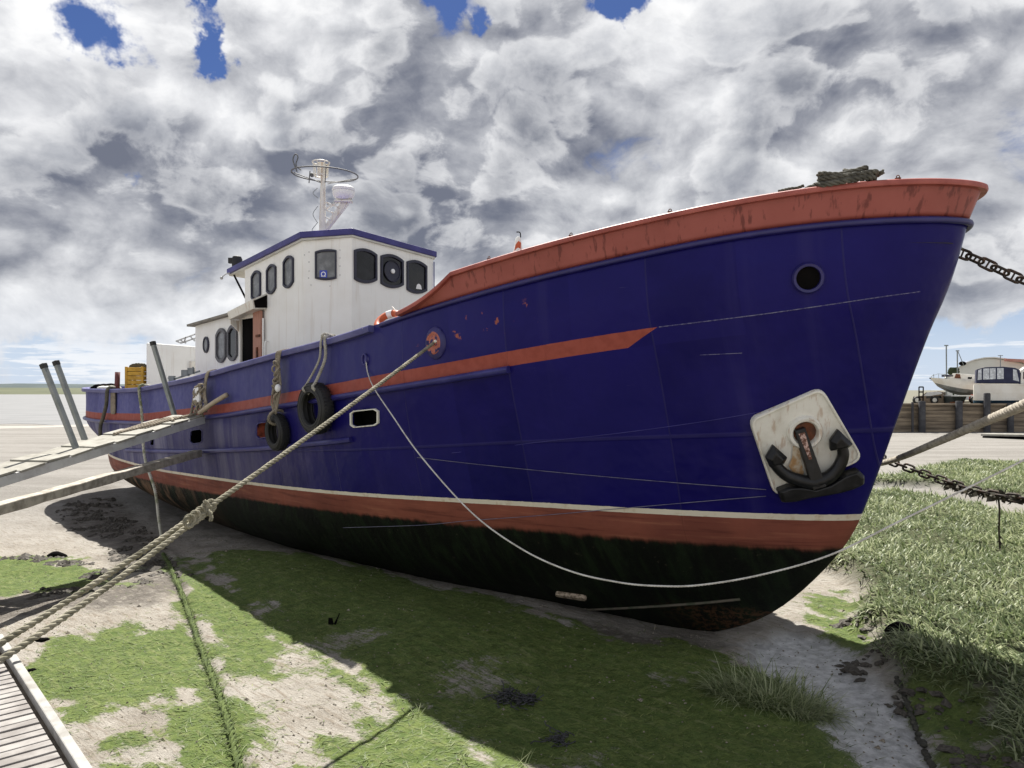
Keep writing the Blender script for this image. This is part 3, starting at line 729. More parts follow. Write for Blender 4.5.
mb.build('lattice_frame', M_greyp, AC, smooth=True)
mb = MB(); q = lambda px, py: P(px, py, 16.7)
for a_, b_ in (((171, 380), (200, 371)), ((182, 377), (182, 370)), ((193, 373), (193, 367)), ((168, 378), (176, 378))): mb.tube([q(*a_), q(*b_)], .02, 6)
for px, py in ((172, 379), (186, 373), (191, 371)): mb.box(q(px, py), (.12, .1, .14))
mb.build('deck_gear', M_grey, BOAT)

# ------------------------------------------------------------------ mast
MY = 16.7; m = lambda px, py: P(px, py, MY)
mb = MB().tube([m(322, 275), m(322.5, 226), m(323, 186), m(323.5, 163)], [.10, .075, .058, .05], 12)
MAST = empty('mast', m(322, 270), 'white mast with wire hoop aerial and radar dome on the wheelhouse roof', 'mast') if False else None
PO = mb.build('mast', M_cream, BOAT, smooth=True); PO['label'] = 'white mast with hoop aerial and radar dome'
mb = MB(); mb.loft([[m(322, 229), m(327, 229), m(347.5, 203), m(343, 199)], [p + V(0, .16, 0) for p in (m(322, 229), m(327, 229), m(347.5, 203), m(343, 199))]])
for t in (.25, .5, .75): mb.bar(m(324, 224-t*30), m(327+t*17, 226-t*24), .03, .03)
mb.bar(m(323.5, 210), m(338, 202), .04, .04); mb.bar(m(335, 201.5), m(352, 201.5), .2, .04)
mb.build('mast_bracket', M_cream, PO, bevel=.005)
c = m(343.5, 200)
rd = MB().lathe(c, (0, 0, 1), [(.10, 0), (.18, .03), (.235, .09), (.245, .15), (.245, .19)], 28).build('radar_dome', M_white, PO, smooth=True)
MB().lathe(c, (0, 0, 1), [(.247, .195), (.256, .21), (.25, .26), (.21, .295), (.12, .32), (0, .325)], 28).build('dome_lid', M_stickw, rd, smooth=True)
c = m(325, 174.5); mb = MB()
circ = lambda c, r, tx=0, ty=0, n=40: [c+V(r*math.cos(a), r*math.sin(a), tx*r*math.cos(a)+ty*r*math.sin(a)) for a in [2*math.pi*i/n for i in range(n)]]
mb.tube(circ(c, .73, -.03, .05), .016, 6, closed=True)
for a in (.5, 1.9, 3.4, 5.0): mb.tube([c+V(.7*math.cos(a), .7*math.sin(a), 0), c+V(.06*math.cos(a), .06*math.sin(a), -.2)], .012, 5)
mb.tube(spline([m(297, 171.5), m(293, 160), m(295.5, 154), m(298, 157), m(296, 165), m(301, 170)], 24), .014, 6)
mb.tube([m(309, 183), m(310, 171)], .012, 5); mb.ball(m(312, 175), .05, n=6)
mb.build('hoop_aerial', simple('dull_wire', (.10, .105, .105), (.17, .17, .17), .7), PO, smooth=True)
mb = MB(); c2 = m(321, 162.5)
mb.tube(circ(c2, .19), .016, 6, closed=True); mb.tube(circ(c2-V(0, 0, .30), .15), .014, 6, closed=True)
for i in range(7): a = 2*math.pi*i/7; mb.tube([c2+V(.18*math.cos(a), .18*math.sin(a), 0), c2+V(.15*math.cos(a), .15*math.sin(a), -.32)], .013, 5)
mb.lathe(c2+V(0, 0, -.3), (0, 0, 1), [(.07, 0), (.07, .3), (0, .31)], 12)
mb.build('lantern_cage', M_cream, PO, smooth=True)
mb = MB(); rng = random.Random(3)
for a_, b_, c_ in (((318, 206), (313, 214), (317, 222)), ((317.5, 188), (313, 193), (318, 198)), ((318, 222), (312, 230), (316, 231)), ((327, 205), (340, 200), (352, 199))): mb.tube(spline([m(*a_), m(*b_), m(*c_)], 10), .008, 5)
mb.build('loose_wire', M_grey, PO, smooth=True)

# ------------------------------------------------------------------ gear on the boat
def raz(A, px):                                              # point of the starboard edge A seen at px
    best = None
    for i in range(len(A)-1):
        if A[i, 0] < -20.2: continue
        p0, p1 = H(*A[i]), H(*A[i+1]); x0 = 512+FPX*p0.x/p0.y; x1 = 512+FPX*p1.x/p1.y
        if (x0-px)*(x1-px) <= 0 and x0 != x1: return p0.lerp(p1, (px-x0)/(x1-x0)), (p1-p0).normalized()
    raise RuntimeError(px)
TOPA = BUL[-1]
# coil of rope on the bow rail
c, t = raz(TOPA, 846); z = V(0, 0, 1); s_ = V(t.y, -t.x, 0).normalized(); c = c+z*.065
mb = MB()
def loop(ox, rx, ry, hz, r, ph=0.0, wob=.012, turns=1.0):
    n = 40; return mb.rope([c+t*(ox+rx*math.cos(a))+s_*(ry*math.sin(a)-.02)+z*(hz+wob*math.sin(2*a+ph)) for a in [ph+2*math.pi*turns*i/n for i in range(n+1)]], r, lay=.17, step=.014, n=7)
loop(-.01, .27, .10, -.022, .031, .3); loop(.02, .26, .085, .032, .030, 1.2); loop(-.10, .15, .07, .070, .024, 2.0, .02); loop(.09, .10, .05, .085, .024, .8, .014)
mb.rope(spline([c+t*.22+z*.02-s_*.09, c+t*.30+z*.03-s_*.06, c+t*.34+z*.045], 14), .026, lay=.17); mb.rope(spline([c-t*.24+z*.0, c-t*.31-z*.025-s_*.03, c-t*.36-z*.03-s_*.06], 14), .026, lay=.17)
tag(mb.build('rope_coil', simple('dark_grey_rope', (.11, .105, .085), (.045, .042, .034), .9, 9, bump=.4), smooth='all'), 'dark laid rope coiled in a heap on the red bow rail', 'rope')
mb = MB()
c, t = raz(TOPA, 791); mb.rope(spline([c+z*.04-t*.12, c+z*.05, c+z*.045+t*.05, c+z*.06+t*.12], 16), .016)
tag(mb.build('rope_end', M_roped, smooth='all'), 'short thin rope end lying on the red bow rail beside the coil', 'rope')
mb = MB()
for px in (898, 670, 571, 489):
    c, t = raz(TOPA, px); c = c+z*.035
    mb = MB(); mb.tube([c+t*(.015*math.cos(a))+z*(.02+.015*math.sin(a)) for a in [2*math.pi*i/14 for i in range(14)]], .005, 6, closed=True); mb.lathe(c, z, [(.02, -.01), (.03, .008), (0, .008)], 10)
    mb.build('eye_bolt', M_rust, BOAT, smooth=True)
c, t = raz(TOPA, 517); c = c+z*.03-s_*.08
lp = empty('deck_light', c, 'small white and red lamp standing on the red forward rail', 'lamp')
MB().lathe(c, z, [(.062, 0), (.062, .02), (.05, .05), (.036, .13), (.03, .17), (.012, .19), (0, .19)], 16).build('lamp_body', M_white, lp, smooth=True)
MB().prism([c+z*h-V(0, .05, 0)+V(d, 0, 0) for d, h in ((-.045, .02), (.03, .04), (.035, .11), (0, .13), (-.03, .09))], V(0, .02, 0)).build('red_patch', M_orange, lp)
MB().tube(spline([c+z*.18+V(.03, 0, 0), c+z*.24+V(.02, 0, 0), c+z*.245-V(.02, 0, 0)], 8), .007, 5).build('hook', M_dark, lp)
# lifebuoy behind the bulwark
c = P(388, 321, 11.9); ax = V(-.35, -.6, .7).normalized(); tl = [(.19+.06*math.cos(a), .055*math.sin(a)) for a in [2*math.pi*i/14 for i in range(14)]]
lb = empty('lifebuoy', c, 'orange and white lifebuoy lying behind the blue bulwark below the front windows', 'lifebuoy')
MB().lathe(c, ax, tl, 36, closed=True).build('ring', M_orange, lb, smooth=True)
x, y, _ = frame_at(ax); MB().bar(V(c.x+.03, c.y+.12, 2.6), V(c.x+.03, c.y+.12, c.z+.05), .05, .05).build('bracket', M_greyp, lb)
for k in (1.9, 5.0):
    pts = [c+(x*math.cos(k+d)+y*math.sin(k+d))*.19 for d in (-.28, -.14, 0, .14, .28)]; MB().tube(pts, .063, 12).build('white_band', M_stickw, lb, smooth=True)
MB().tube(spline([c+x*.24, c+x*.22+ax*.14+y*.05, c+y*.24+ax*.1, c+y*.25], 14), .008, 5).build('grab_line', M_ropew, lb)
# anchor pocket and anchor
cor = [(749, 420), (822, 387), (864, 459), (775, 497.5)]
pts = [cast(*k) for k in cor]; n0 = sum((n for p, n in pts), Vector()).normalized(); c0 = sum((p for p, n in pts), Vector())/4
n0 = (pts[1][0]-pts[3][0]).cross(pts[0][0]-pts[2][0]).normalized(); n0 = n0 if n0.y < 0 else -n0
mx = max((hpt(749+(864-749)*.0+sx*0, 0+420) - c0).dot(n0) for sx in (0,))
for a in np.linspace(.1, .9, 5):
    for b in np.linspace(.1, .9, 5):
        px = (cor[0][0]*(1-a)+cor[1][0]*a)*(1-b)+(cor[3][0]*(1-a)+cor[2][0]*a)*b; py = (cor[0][1]*(1-a)+cor[1][1]*a)*(1-b)+(cor[3][1]*(1-a)+cor[2][1]*a)*b
        mx = max(mx, (hpt(px, py)-c0).dot(n0))
cp = c0+n0*(mx+.035); on = lambda px, py, d=0.0: ray_plane(px, py, cp+n0*d, n0)
def round_poly(pp, f=.16, k=5):
    out = []; n = len(pp)
    for i in range(n):
        a, b, c = pp[i-1], pp[i], pp[(i+1) % n]; p0 = b.lerp(a, f); p1 = b.lerp(c, f)
        for j in range(k+1): t = j/k; out.append(p0*(1-t)**2+b*2*t*(1-t)+p1*t*t)
    return out
pl = round_poly([on(*k) for k in cor], .13)
AP = MB().prism([p-n0*(mx+.12) for p in pl], n0*(mx+.12)).build('anchor_pocket', M_cream, BOAT, bevel=.02)
AP['label'] = 'pale square anchor plate on the bow'
MB().ringprism([p-n0*.0 for p in grow(pl, -.005)], [p for p in grow(pl, -.035)], n0*.02).build('plate_rim', M_cream, AP, bevel=.008)
hc = on(804.5, 432); x, y, _ = frame_at(n0); r1 = 17/FPX*hc.y; r0 = 11/FPX*hc.y
o = MB().lathe(hc, n0, [(r1*1.02, -.02), (r1, .04), (r1*.9, .065), (r1*.75, .06), (r0*1.02, .03), (r0, .004)], 32, xa=x).build('hawse_ring', M_cream, AP, smooth=True)
MB().lathe(hc, n0, [(r0*1.0, .006), (r0*.9, .004), (0, .003)], 28).build('hawse_hole', M_rust, o)
mb = MB()                                                      # rust run below the hole
rp = [on(x_, y_, .0215) for x_, y_ in ((793, 446), (797, 444), (800, 452), (801.5, 463), (804, 472), (802, 478), (794, 473), (788.5, 466), (792, 458))]
MB().prism(rp, n0*.0015).build('rust_stain', simple('rust_run', (.42, .24, .10), (.58, .50, .38), .8, 14, .35, .62), AP)
AN = empty('anchor', on(818, 490, .1), 'black stockless anchor stowed against the pale square plate on the bow', 'anchor')
mb = MB(); S0, S1 = on(799, 428, .01), on(818.5, 487, .13)
sx = (S1-S0).cross(n0).normalized()
wA, wB = .055, .072
mb.loft([[S0-sx*wA-n0*.05, S0+sx*wA-n0*.05, S0+sx*wA+n0*.05, S0-sx*wA+n0*.05], [S1-sx*wB-n0*.05, S1+sx*wB-n0*.05, S1+sx*wB+n0*.06, S1-sx*wB+n0*.06]])
SH = mb.build('shank', M_ablack, AN, bevel=.012)
e0, e1 = S0.lerp(S1, .06)+n0*.052, S0.lerp(S1, .50)+n0*.058
MB().loft([[e0-sx*.035, e0+sx*.03, e0+sx*.03+n0*.004, e0-sx*.035+n0*.004], [e1-sx*.02, e1+sx*.012, e1+sx*.012+n0*.004, e1-sx*.02+n0*.004]]).build('bare_patch', simple('bare_rusty', (.52, .36, .31), (.12, .05, .03), .8, 30, .45, .55), SH)
def arm(pts, r): return MB().tube(spline([on(*p) for p in pts], 24), r, 12)
mb = MB()
mb.tube(spline([on(772, 458, .10), on(776, 466, .10), on(788, 476, .11), on(808, 482, .12), on(818, 482, .12)], 24), [.052+.02*i/24 for i in range(25)], 12) if False else None
for pts in (((773, 459, .11), (776.5, 466, .11), (787, 475.5, .11), (804, 481.5, .11), (818, 483, .11)), ((842, 446, .11), (843, 456, .11), (838, 468, .11), (829, 477, .11), (816, 482, .11))):
    sp = spline([on(*p) for p in pts], 26); N_ = len(sp)
    mb.tube(sp, [.055+.025*i/N_ for i in range(N_)], 12)
mb.build('arms', M_ablack, AN, smooth=True)
for lab, poly in (('', ((771.9, 443.5), (786, 456), (782.5, 462), (769, 465.5), (764.6, 456))), ('', ((836.6, 428), (851, 442.5), (846.5, 446), (829, 449), (828.5, 439)))):
    P3 = [on(*p, .05) for p in poly]; c = sum(P3, Vector())/5
    MB().loft([[c+(p-c)*1.0 for p in P3], [c+(p-c)*1.04+n0*.06 for p in P3], [c+(p-c)*.55+n0*.13 for p in P3]]).build('fluke', M_ablack, AN, bevel=.012)
cr = [(775.5, 487), (786, 483), (797, 482.5), (812, 485), (828, 480), (843, 470.5), (855, 466.5), (861, 472), (861, 479.5), (850, 484.5), (838, 488), (822, 491), (806, 493.5), (792, 497), (779, 498)]
P3 = [on(*p, .0) for p in cr]; c = sum(P3, Vector())/len(P3)
MB().loft([P3, [p+n0*.12 for p in P3], [c+(p-c)*.93+n0*.16 for p in P3]]).build('crown', M_ablack, AN, bevel=.015)
mb = MB()
for px, py in ((800, 494), (815, 492), (828, 489), (840, 487), (786, 497)): mb.ball(on(px, py, .06), .05, (1.3, 1, .6), 7)
mb.build('weed_lumps', M_dark, AN, smooth=True)
# tyres as fenders
def tyre(px, py, R, W, label):
    l, n = cast(px, py); n = (n*.8+V(n.x, n.y, 0).normalized()*.4).normalized(); c = l+n*(W*.5+.02); w = W/2
    prof = [(R*.60, -w*.72), (R*.64, -w*.95), (R*.80, -w*1.0), (R*.92, -w*.88), (R*.985, -w*.6), (R, -w*.2), (R, w*.2), (R*.985, w*.6), (R*.92, w*.88), (R*.80, w), (R*.64, w*.95), (R*.60, w*.72), (R*.66, w*.6), (R*.86, w*.5), (R*.93, 0), (R*.86, -w*.5), (R*.66, -w*.6)]
    t = empty('tyre_fender', c, label, 'tyre', 'tyres hung as fenders')
    MB().lathe(c, n, prof, 48, closed=True).build('casing', M_black, t, smooth=True)
    mb = MB(); x, y, _ = frame_at(n)
    for k in range(44):
        a = 2*math.pi*k/44; d = x*math.cos(a)+y*math.sin(a)
        for s in (-1, 1): mb.bar(c+d*R*.97+n*(s*w*.12), c+d*R*.955+n*(s*w*.72), .03, .03)
    mb.build('tread', M_black, t)
    mb = MB()
    for rr in (.70, .85): mb.lathe(c, n, [(R*rr, w*.96), (R*rr+.006, w*1.03), (R*rr+.012, w*.96)], 48, closed=True)
    mb.build('sidewall_ribs', M_black, t, smooth=True)
    return c, n, R
T1 = tyre(283, 431.5, .305, .17, 'smaller worn car tyre hung low on a knotted tan rope beside the rust red opening')
T2 = tyre(323, 408, .395, .22, 'larger black tyre hung by a two legged rope near the white framed opening')
def over_rail(px, off=.10):
    c, t = raz(shA, px); o = V(t.y, -t.x, 0).normalized(); return c, o, t
c, o, t = over_rail(284.5); mb = MB(); tc, tn, R = T1; rng = random.Random(5)
for k, dx in enumerate((-.09, -.03, .03, .085)):
    pth = [c-o*.10+z*.03+t*dx, c+z*.02+t*dx, c+o*.10-z*.02+t*dx*.9, c+o*.12-z*.25+t*dx*.6, c+o*.13-z*.6+t*(dx*1.1+rng.uniform(-.03, .03)), tc+z*(R*.95)+tn*.05+t*dx*.6]
    mb.rope(spline(pth, 30), .017, lay=.11)
for k in range(9):
    h = .22+.065*k; cc_ = c+o*.15-z*h+t*rng.uniform(-.04, .04); r_ = .05+.02*rng.random()
    mb.rope([cc_+t*(r_*math.cos(a))+o*(.04*math.sin(a))+z*(.05*math.sin(a+k)) for a in [2*math.pi*i/14 for i in range(16)]], .016, lay=.1)
mb.rope(spline([c+o*.14-z*.5-t*.1, c+o*.15-z*.85-t*.16, c+o*.14-z*1.05-t*.02], 16), .013)
x, y, _ = frame_at(tn)
mb.rope([tc+z*(R*.8)+(tn*math.cos(a)*.15+z*math.sin(a)*.115)+t*.03*math.sin(a) for a in [2*math.pi*i/20 for i in range(21)]], .026, lay=.14)
tag(mb.build('fender_rope', M_ropeo, smooth='all'), 'thick knotted bundle of tan rope from the rail down to the smaller tyre', 'rope')
mb = MB().ball(c+o*.18-z*.62+t*.13, .05, (1, .7, 1.3)); tag(mb.build('float', M_stickw, smooth='all'), 'small white float tied beside the knotted tan rope bundle', 'float')
c, o, t = over_rail(329); mb = MB(); tc, tn, R = T2
for e, (f1, f2) in enumerate(((-.10, -.14), (.12, .13))):
    mb.rope(spline([c-o*.08+z*.04, c+z*.055+t*f1*.3, c+o*.1-z*.0+t*f1*.5, c+o*.12-z*.3+t*f1*.8, tc+z*R*1.02+tn*.06+t*f2, tc+z*R*.78+tn*.135+t*(f2+.02*e), tc+z*R*.58+tn*.06+t*(f2+.06)], 34), .019 if e == 0 else .026, lay=.12)
mb.rope([c+z*.05+o*(.12*math.cos(a))+t*(.05*math.sin(a))+z*.03*math.sin(2*a) for a in [2*math.pi*i/16 for i in range(18)]], .02)
tag(mb.build('fender_rope', simple('grey_rope', (.42, .40, .35), (.27, .25, .21), .9, 9, bump=.4), smooth='all'), 'two legged grey rope from the rail to the larger tyre', 'rope')
# tangled rope on the rail at the head of the gangway
c, o, t = over_rail(212.5); mb = MB(); rng = random.Random(9)
for k in range(5):
    d = rng.uniform(-.12, .12); mb.rope(spline([c-o*.1+z*.02+t*d, c+z*.03+t*d, c+o*.11-z*.03+t*d, c+o*.15-z*.35+t*(d+rng.uniform(-.1, .1)), c+o*.16-z*rng.uniform(.5, .75)+t*(d*1.5)], 22), .018, lay=.11)
for k in range(10):
    q_ = c+o*.18-z*rng.uniform(.25, .75)+t*rng.uniform(-.35, .12); r_ = rng.uniform(.08, .17); ph = rng.random()*6
    mb.rope([q_+t*(r_*math.cos(a))+z*(r_*.9*math.sin(a))+o*(.05*math.sin(2*a+ph)) for a in [ph+2*math.pi*i/18 for i in range(17)]], .02, lay=.12)
mb.rope(spline([c+o*.15-z*.3-t*.2, c+o*.13-z*.4-t*.55, c+o*.13-z*.75-t*.75, c+o*.13-z*1.0-t*.95], 24), .03)
tag(mb.build('rope_tangle', M_ropeo, smooth='all'), 'tangle of old tan rope hanging over the rail at the top of the gangway', 'rope')
mb = MB().prism(rrect(c+o*.16-z*.42-t*.30, t, z, .30, .30, .05), o*.05); tag(mb.build('float', M_stickw, bevel=.015), 'white square foam block caught in the rope tangle above the gangway', 'float')
a_, n_ = cast(232, 395); b_, n2 = cast(212, 411)
mb = MB().tube(spline([a_+n_*.10, (a_+b_)/2+n_*.16+z*.0, b_+n2*.24-z*.05], 16), .045, 10); tag(mb.build('hose_fender', simple('tan_hose', (.46, .38, .28), (.3, .24, .17), .7, 6), smooth='all'), 'pale curved hose fender pointing up beside the gangway head', 'fender')
# stern details
c, o, t = over_rail(113); mb = MB().tube(spline([c-o*.05+z*.03, c+o*.12, c+o*.13-z*.4-t*.1, c+o*.14-z*.75-t*.35, c+o*.16-z*1.0-t*.5, c+o*.15-z*1.7-t*.55], 40), .045, 8)
tag(mb.build('hanging_hose', M_roped, smooth='all'), 'dark hose hanging down the outside of the stern quarter', 'hose')
p_, n_ = cast(115, 402); tag(MB().prism([p_+n_*.02+x_*1.0 for x_ in ()] or rrect(p_+n_*.03, t, z, .36, .62, .08), n_*.03).build('canvas_patch', simple('tan_canvas', (.25, .21, .16), (.15, .12, .09), .9, 8, bump=.4), bevel=.01), 'tan canvas pad hung on the stern quarter', 'pad')
q = lambda px, py, Y=20.0: P(px, py, Y)
cr_ = MB()
for k in range(5): cr_.box(q(138.5, 369.5+k*4.3), (.46, .46, .105))
for sx in (-.235, .235):
    for sy in (-.235, .235): cr_.box(q(138.5, 378)+V(sx*.92, sy*.92, 0), (.06, .06, .60))
tag(cr_.build('yellow_crate', M_yellow, bevel=.008), 'yellow slatted crate standing on the stern deck', 'crate')
mb = MB(); rng = random.Random(2)
for k in range(7): mb.rope(spline([q(129+rng.uniform(-1, 1), 388), q(128.5+k*.5, 376), q(131+k, 367.5-rng.uniform(0, 2)), q(140+k*.8, 366-rng.uniform(0, 2.2)), q(148, 369-k*.3)], 22), .035)
tag(mb.build('rope_bundle', M_roped, smooth='all'), 'dark ropes draped over the yellow crate', 'rope')
tag(MB().tube([q(117, 392), q(117.6, 372)], .065, 12).build('exhaust_stub', simple('dull_red_pipe', (.16, .045, .04), (.1, .03, .03), .7, 6), smooth='all'), 'dull red pipe stub standing on the stern deck', 'pipe')
mb = MB()
for k in range(14): mb.ball(q(96+k*1.35, 388.2-rng.uniform(0, 1.8), 20.6), rng.uniform(.08, .13), (1.5, 1.2, .7), 6)
tag(mb.build('tarpaulin_heap', M_dark, smooth='all'), 'black tarpaulin heap showing above the stern rail', 'tarpaulin')
mb = MB()
for k in range(4): mb.ball(q(103+k*4.2, 388.4-rng.uniform(0, .6), 20.1), .10, (1.6, 1.2, .6), 6)
tag(mb.build('sack_heap', M_cream, smooth='all'), 'pale sacks lying along the stern rail', 'sacks')
# thin rope eye
lE, nE = cast(366, 359.5); x, y, _ = frame_at(nE)
mb = MB().tube([lE+nE*.03+x*(.05*math.cos(a))+y*(.075*math.sin(a)) for a in [2*math.pi*i/20 for i in range(20)]], .014, 8, closed=True); mb.lathe(lE, nE, [(.07, 0), (.06, .02), (0, .022)], 16)
mb.build('mooring_eye', M_navy, BOAT, smooth=True)
# ------------------------------------------------------------------ ropes and chains ashore
z = V(0, 0, 1)
def pxpath(pts, n=120): return spline([P(*p) for p in pts], n)
def sag(a, b, s, n=60): return [Vector(a).lerp(Vector(b), i/n)-z*(s*4*(i/n)*(1-i/n)) for i in range(n+1)]
PZ = 1.38                                                       # pontoon deck height
kn = P(205, 510, 5.8)
mb = MB().rope(sag(lF+nF*.04, kn, .02), .0235, lay=.15, step=.024)
e1, e2 = P(-12, 651, 4.45), P(-12, 668, 4.2)
mb.rope(sag(kn+V(0, .03, .02), e1, .02), .023, lay=.14, step=.024); mb.rope(sag(kn-V(0, .02, .02), e2, .03), .023, lay=.14, step=.024)
for k in range(5):
    f = k/5; cc_ = kn.lerp(P(185, 524, 5.55), f*1.4-.3)
    mb.rope([cc_+V(.012, 0, .0)*k*.1+V(.035*math.cos(a)*.5, .045*math.cos(a), .045*math.sin(a)) for a in [2*math.pi*i/12 for i in range(14)]], .016)
mb.rope(spline([kn, kn+V(.05, -.02, -.02), kn+V(.06, -.03, -.08)], 8), .018); mb.rope(spline([kn, kn+V(.02, 0, .05), kn+V(.0, -.02, .07)], 8), .018)
tag(mb.build('mooring_rope', M_rope, smooth='all'), 'thick twisted mooring rope from the worn fairlead to the pontoon, doubled below its knot', 'rope')
pts = [(366, 361, lE.y-.06), (367.5, 372, 10.5), (374, 388, 10.15), (392, 415, 9.6), (420, 455, 8.9), (470, 511, 8.05), (520, 548, 7.5), (570, 571, 7.1), (620, 582.5, 6.85), (660, 586, 6.7), (700, 585, 6.6), (760, 575, 6.5), (830, 555, 6.4), (900, 521, 6.3), (1024, 460, 6.2), (1120, 410, 6.1)]
tag(MB().rope(spline([P(*p) for p in pts]+[V(5.72, 6.0, 3.12)], 210), .0105, lay=.09, step=.03, n=5).build('slack_line', M_ropew, smooth='all'), 'thin pale line hanging in a long slack curve from the hull eye past the bow', 'rope')
pts = [(846, 470, 10.4), (890, 461, 9.2), (940, 441, 7.1), (985, 421.5, 5.8), (1024, 405, 4.9), (1100, 372, 4.0)]
tag(MB().rope(spline([P(*p) for p in pts]+[V(3.36, 3.6, 3.13)], 96), .036, lay=.19, step=.026, n=8).build('mooring_rope', simple('grey_brown_rope', (.36, .325, .265), (.17, .15, .12), .9, 9, bump=.5, bscale=160), smooth='all'), 'thick twisted grey rope rising to the right from behind the bow', 'rope')
for q_, h_, lab in ((V(3.44, 3.58, 0), 3.35, 'tarred mooring post just right of the viewer holding the thick grey rope'), (V(5.82, 6.0, 0), 3.3, 'tarred mooring post in the marsh holding the thin slack line')):
    tag(MB().tube([q_-z*.6, q_+z*(h_-.08), q_+z*h_], [.11, .10, .07], 12).build('mooring_post', M_oldwood, smooth=True), lab, 'post')
def chain(path, L, r, mat, name, label, stud=False):
    path = resample(path, L*.80); mb = MB()
    for i in range(len(path)-1):
        a, b = path[i], path[i+1]; t = (b-a).normalized(); s = t.cross(z).normalized(); u = s.cross(t)
        if i % 2: s = (s+u*.35).normalized()
        else: s = (u-s*.35).normalized()
        c = (a+b)/2; w = L*.31; hl = L*.5-w*.6; pts = []
        for k in range(7): an = -math.pi/2+math.pi*k/6; pts.append(c+t*(hl+w*math.cos(an)*.7)+s*(w*math.sin(an)))
        for k in range(7): an = math.pi/2+math.pi*k/6; pts.append(c+t*(-hl+w*math.cos(an)*.7)+s*(w*math.sin(an)))
        mb.tube(pts, r, 6, closed=True)
        if stud: mb.tube([c-s*w, c+s*w], r*.7, 5)
    return tag(mb.build(name, mat, smooth='all'), label, 'chain')
chain(spline([P(*p) for p in ((930, 244, 8.2), (966, 255, 8.1), (995, 268, 8.0), (1024, 281, 7.9), (1100, 312, 7.7))]+[V(8.6, 7.2, 2.3), V(12, 6.6, .25)], 120), .17, .0155, M_chain, 'anchor_chain', 'dark studded chain leading right from high behind the bow', True)
chain(spline([P(*p) for p in ((860, 448, 10), (890, 461, 9.4), (925, 474, 9.0), (960, 486, 8.6), (990, 494, 8.3), (1024, 499, 8.0), (1100, 503, 7.6))]+[V(8.2, 7.2, .95), V(10, 7.0, .25)], 110), .13, .014, M_chain, 'mooring_chain', 'dark weed hung chain sloping down to the right below the thick grey rope')
mb = MB(); rng = random.Random(4); wp = pxpath([(945, 482, 8.75), (960, 487, 8.6), (975, 491, 8.45), (990, 494, 8.3), (1005, 497, 8.15), (1030, 500, 8.0)], 60)
for k in range(170):
    q = rng.choice(wp); d = V(rng.gauss(0, 1), rng.gauss(0, 1), rng.gauss(-.5, .7)).normalized()*rng.uniform(.05, .14); s = d.orthogonal().normalized()*.018
    mb.add([q-s, q+s, q+d*.6+s*1.3, q+d, q+d*.6-s*1.3], [(0, 1, 2, 3, 4)])
M_weed = simple('dark_seaweed', (.030, .026, .014), (.06, .05, .022), .7, 12, bump=.3)
tag(mb.build('hanging_seaweed', M_weed), 'dark seaweed caught on the sagging chain', 'seaweed')
sp = pxpath([(998, 495, 8.25), (999.5, 510, 8.25), (999, 530, 8.27), (1000, 549, 8.25)], 20)
mb = MB().tube(sp, .011, 6)
for k in range(50):
    q = rng.choice(sp[len(sp)//2:]); d = V(rng.gauss(0, .6), rng.gauss(0, .6), -1).normalized()*rng.uniform(.04, .10); s = d.orthogonal().normalized()*.01
    mb.add([q-s, q+s, q+d], [(0, 1, 2)])
tag(mb.build('hanging_string', M_weed), 'weedy string hanging down from the chain over the marsh grass', 'rope')
M_cord = simple('grey_cord', (.17, .165, .22), (.08, .075, .15), .8)
M_ropem = simple('mossy_white_rope', (.58, .56, .48), (.24, .25, .14), .9, 3, .42, .62, bump=.5, bscale=120)
# pale cord along the bow plating
for pts, lab in ((((418, 457), (480, 464), (560, 472), (650, 480), (720, 485.5), (766, 489)), 'upper thin pale cord running along the bow to the anchor plate'), (((344, 527), (420, 524.5), (470, 520), (540, 515), (620, 508), (700, 501), (766, 495.5)), 'lower thin pale cord slanting across the boot top to the anchor plate')):
    tag(MB().tube(spline([hpt(a, b, .02) for a, b in pts], 60), .0042, 5).build('thin_cord', M_cord, smooth='all'), lab, 'cord')
# white rope over the stern quarter and its weedy tail on the mud
c, o, t = over_rail(145); l1, n1 = cast(147.5, 415); l2, n2_ = cast(151, 455)
pw = [c-o*.1+z*.03, c+z*.04, c+o*.13, l1+n1*.12, l2+n2_*.14, P(155, 490, 16.0), P(159, 520, 15.2), P(163, 545, 14.4)]
tag(MB().rope(spline(pw, 90), .034, lay=.24, step=.04).build('hanging_rope', M_ropem, smooth='all'), 'white rope hanging from the stern quarter rail down to the mud', 'rope')

# ------------------------------------------------------------------ gangway, spar, pontoon
R0, nR = cast(209, 418); R0 = R0+nR*.10+z*.0
Yl = (CH-(PZ+.10))*FPX/(516-HZ); L0 = P(-120, 516, Yl)
g = (R0-L0); gl = g.length; gd = g.normalized(); ac = V(-gd.y, gd.x, 0).normalized(); gu = gd.cross(ac); gu = gu if gu.z > 0 else -gu; W = .66
GW = empty('gangway', L0, 'plank gangway of pale boards on grey beams with three posts, leaning on the rail', 'gangway')
mb = MB(); rng = random.Random(8); k = 0; s = .05
while s < gl-.25:
    a = L0+gd*s+gu*(.04+.02*(k % 2)); mb.box(a+gd*.21+ac*(W/2+rng.uniform(-.02, .02)), (.405, W+.06, .034), ((gd+gu*rng.uniform(-.03, .05)).normalized(), (ac+gd*rng.uniform(-.03, .03)).normalized(), gu)); s += .445; k += 1
mb.build('deck_boards', M_board, GW, bevel=.004)
for d in (0, W): MB().bar(L0+ac*d-gu*.035, R0+ac*d-gu*.035, .05, .14, gu).build('side_beam', M_greyp, GW, bevel=.006)
s = .4
while s < gl: MB().bar(L0+gd*s-gu*.05, L0+gd*s+ac*W-gu*.05, .05, .06, gu).build('cross_bearer', M_oldwood, GW); s += .9
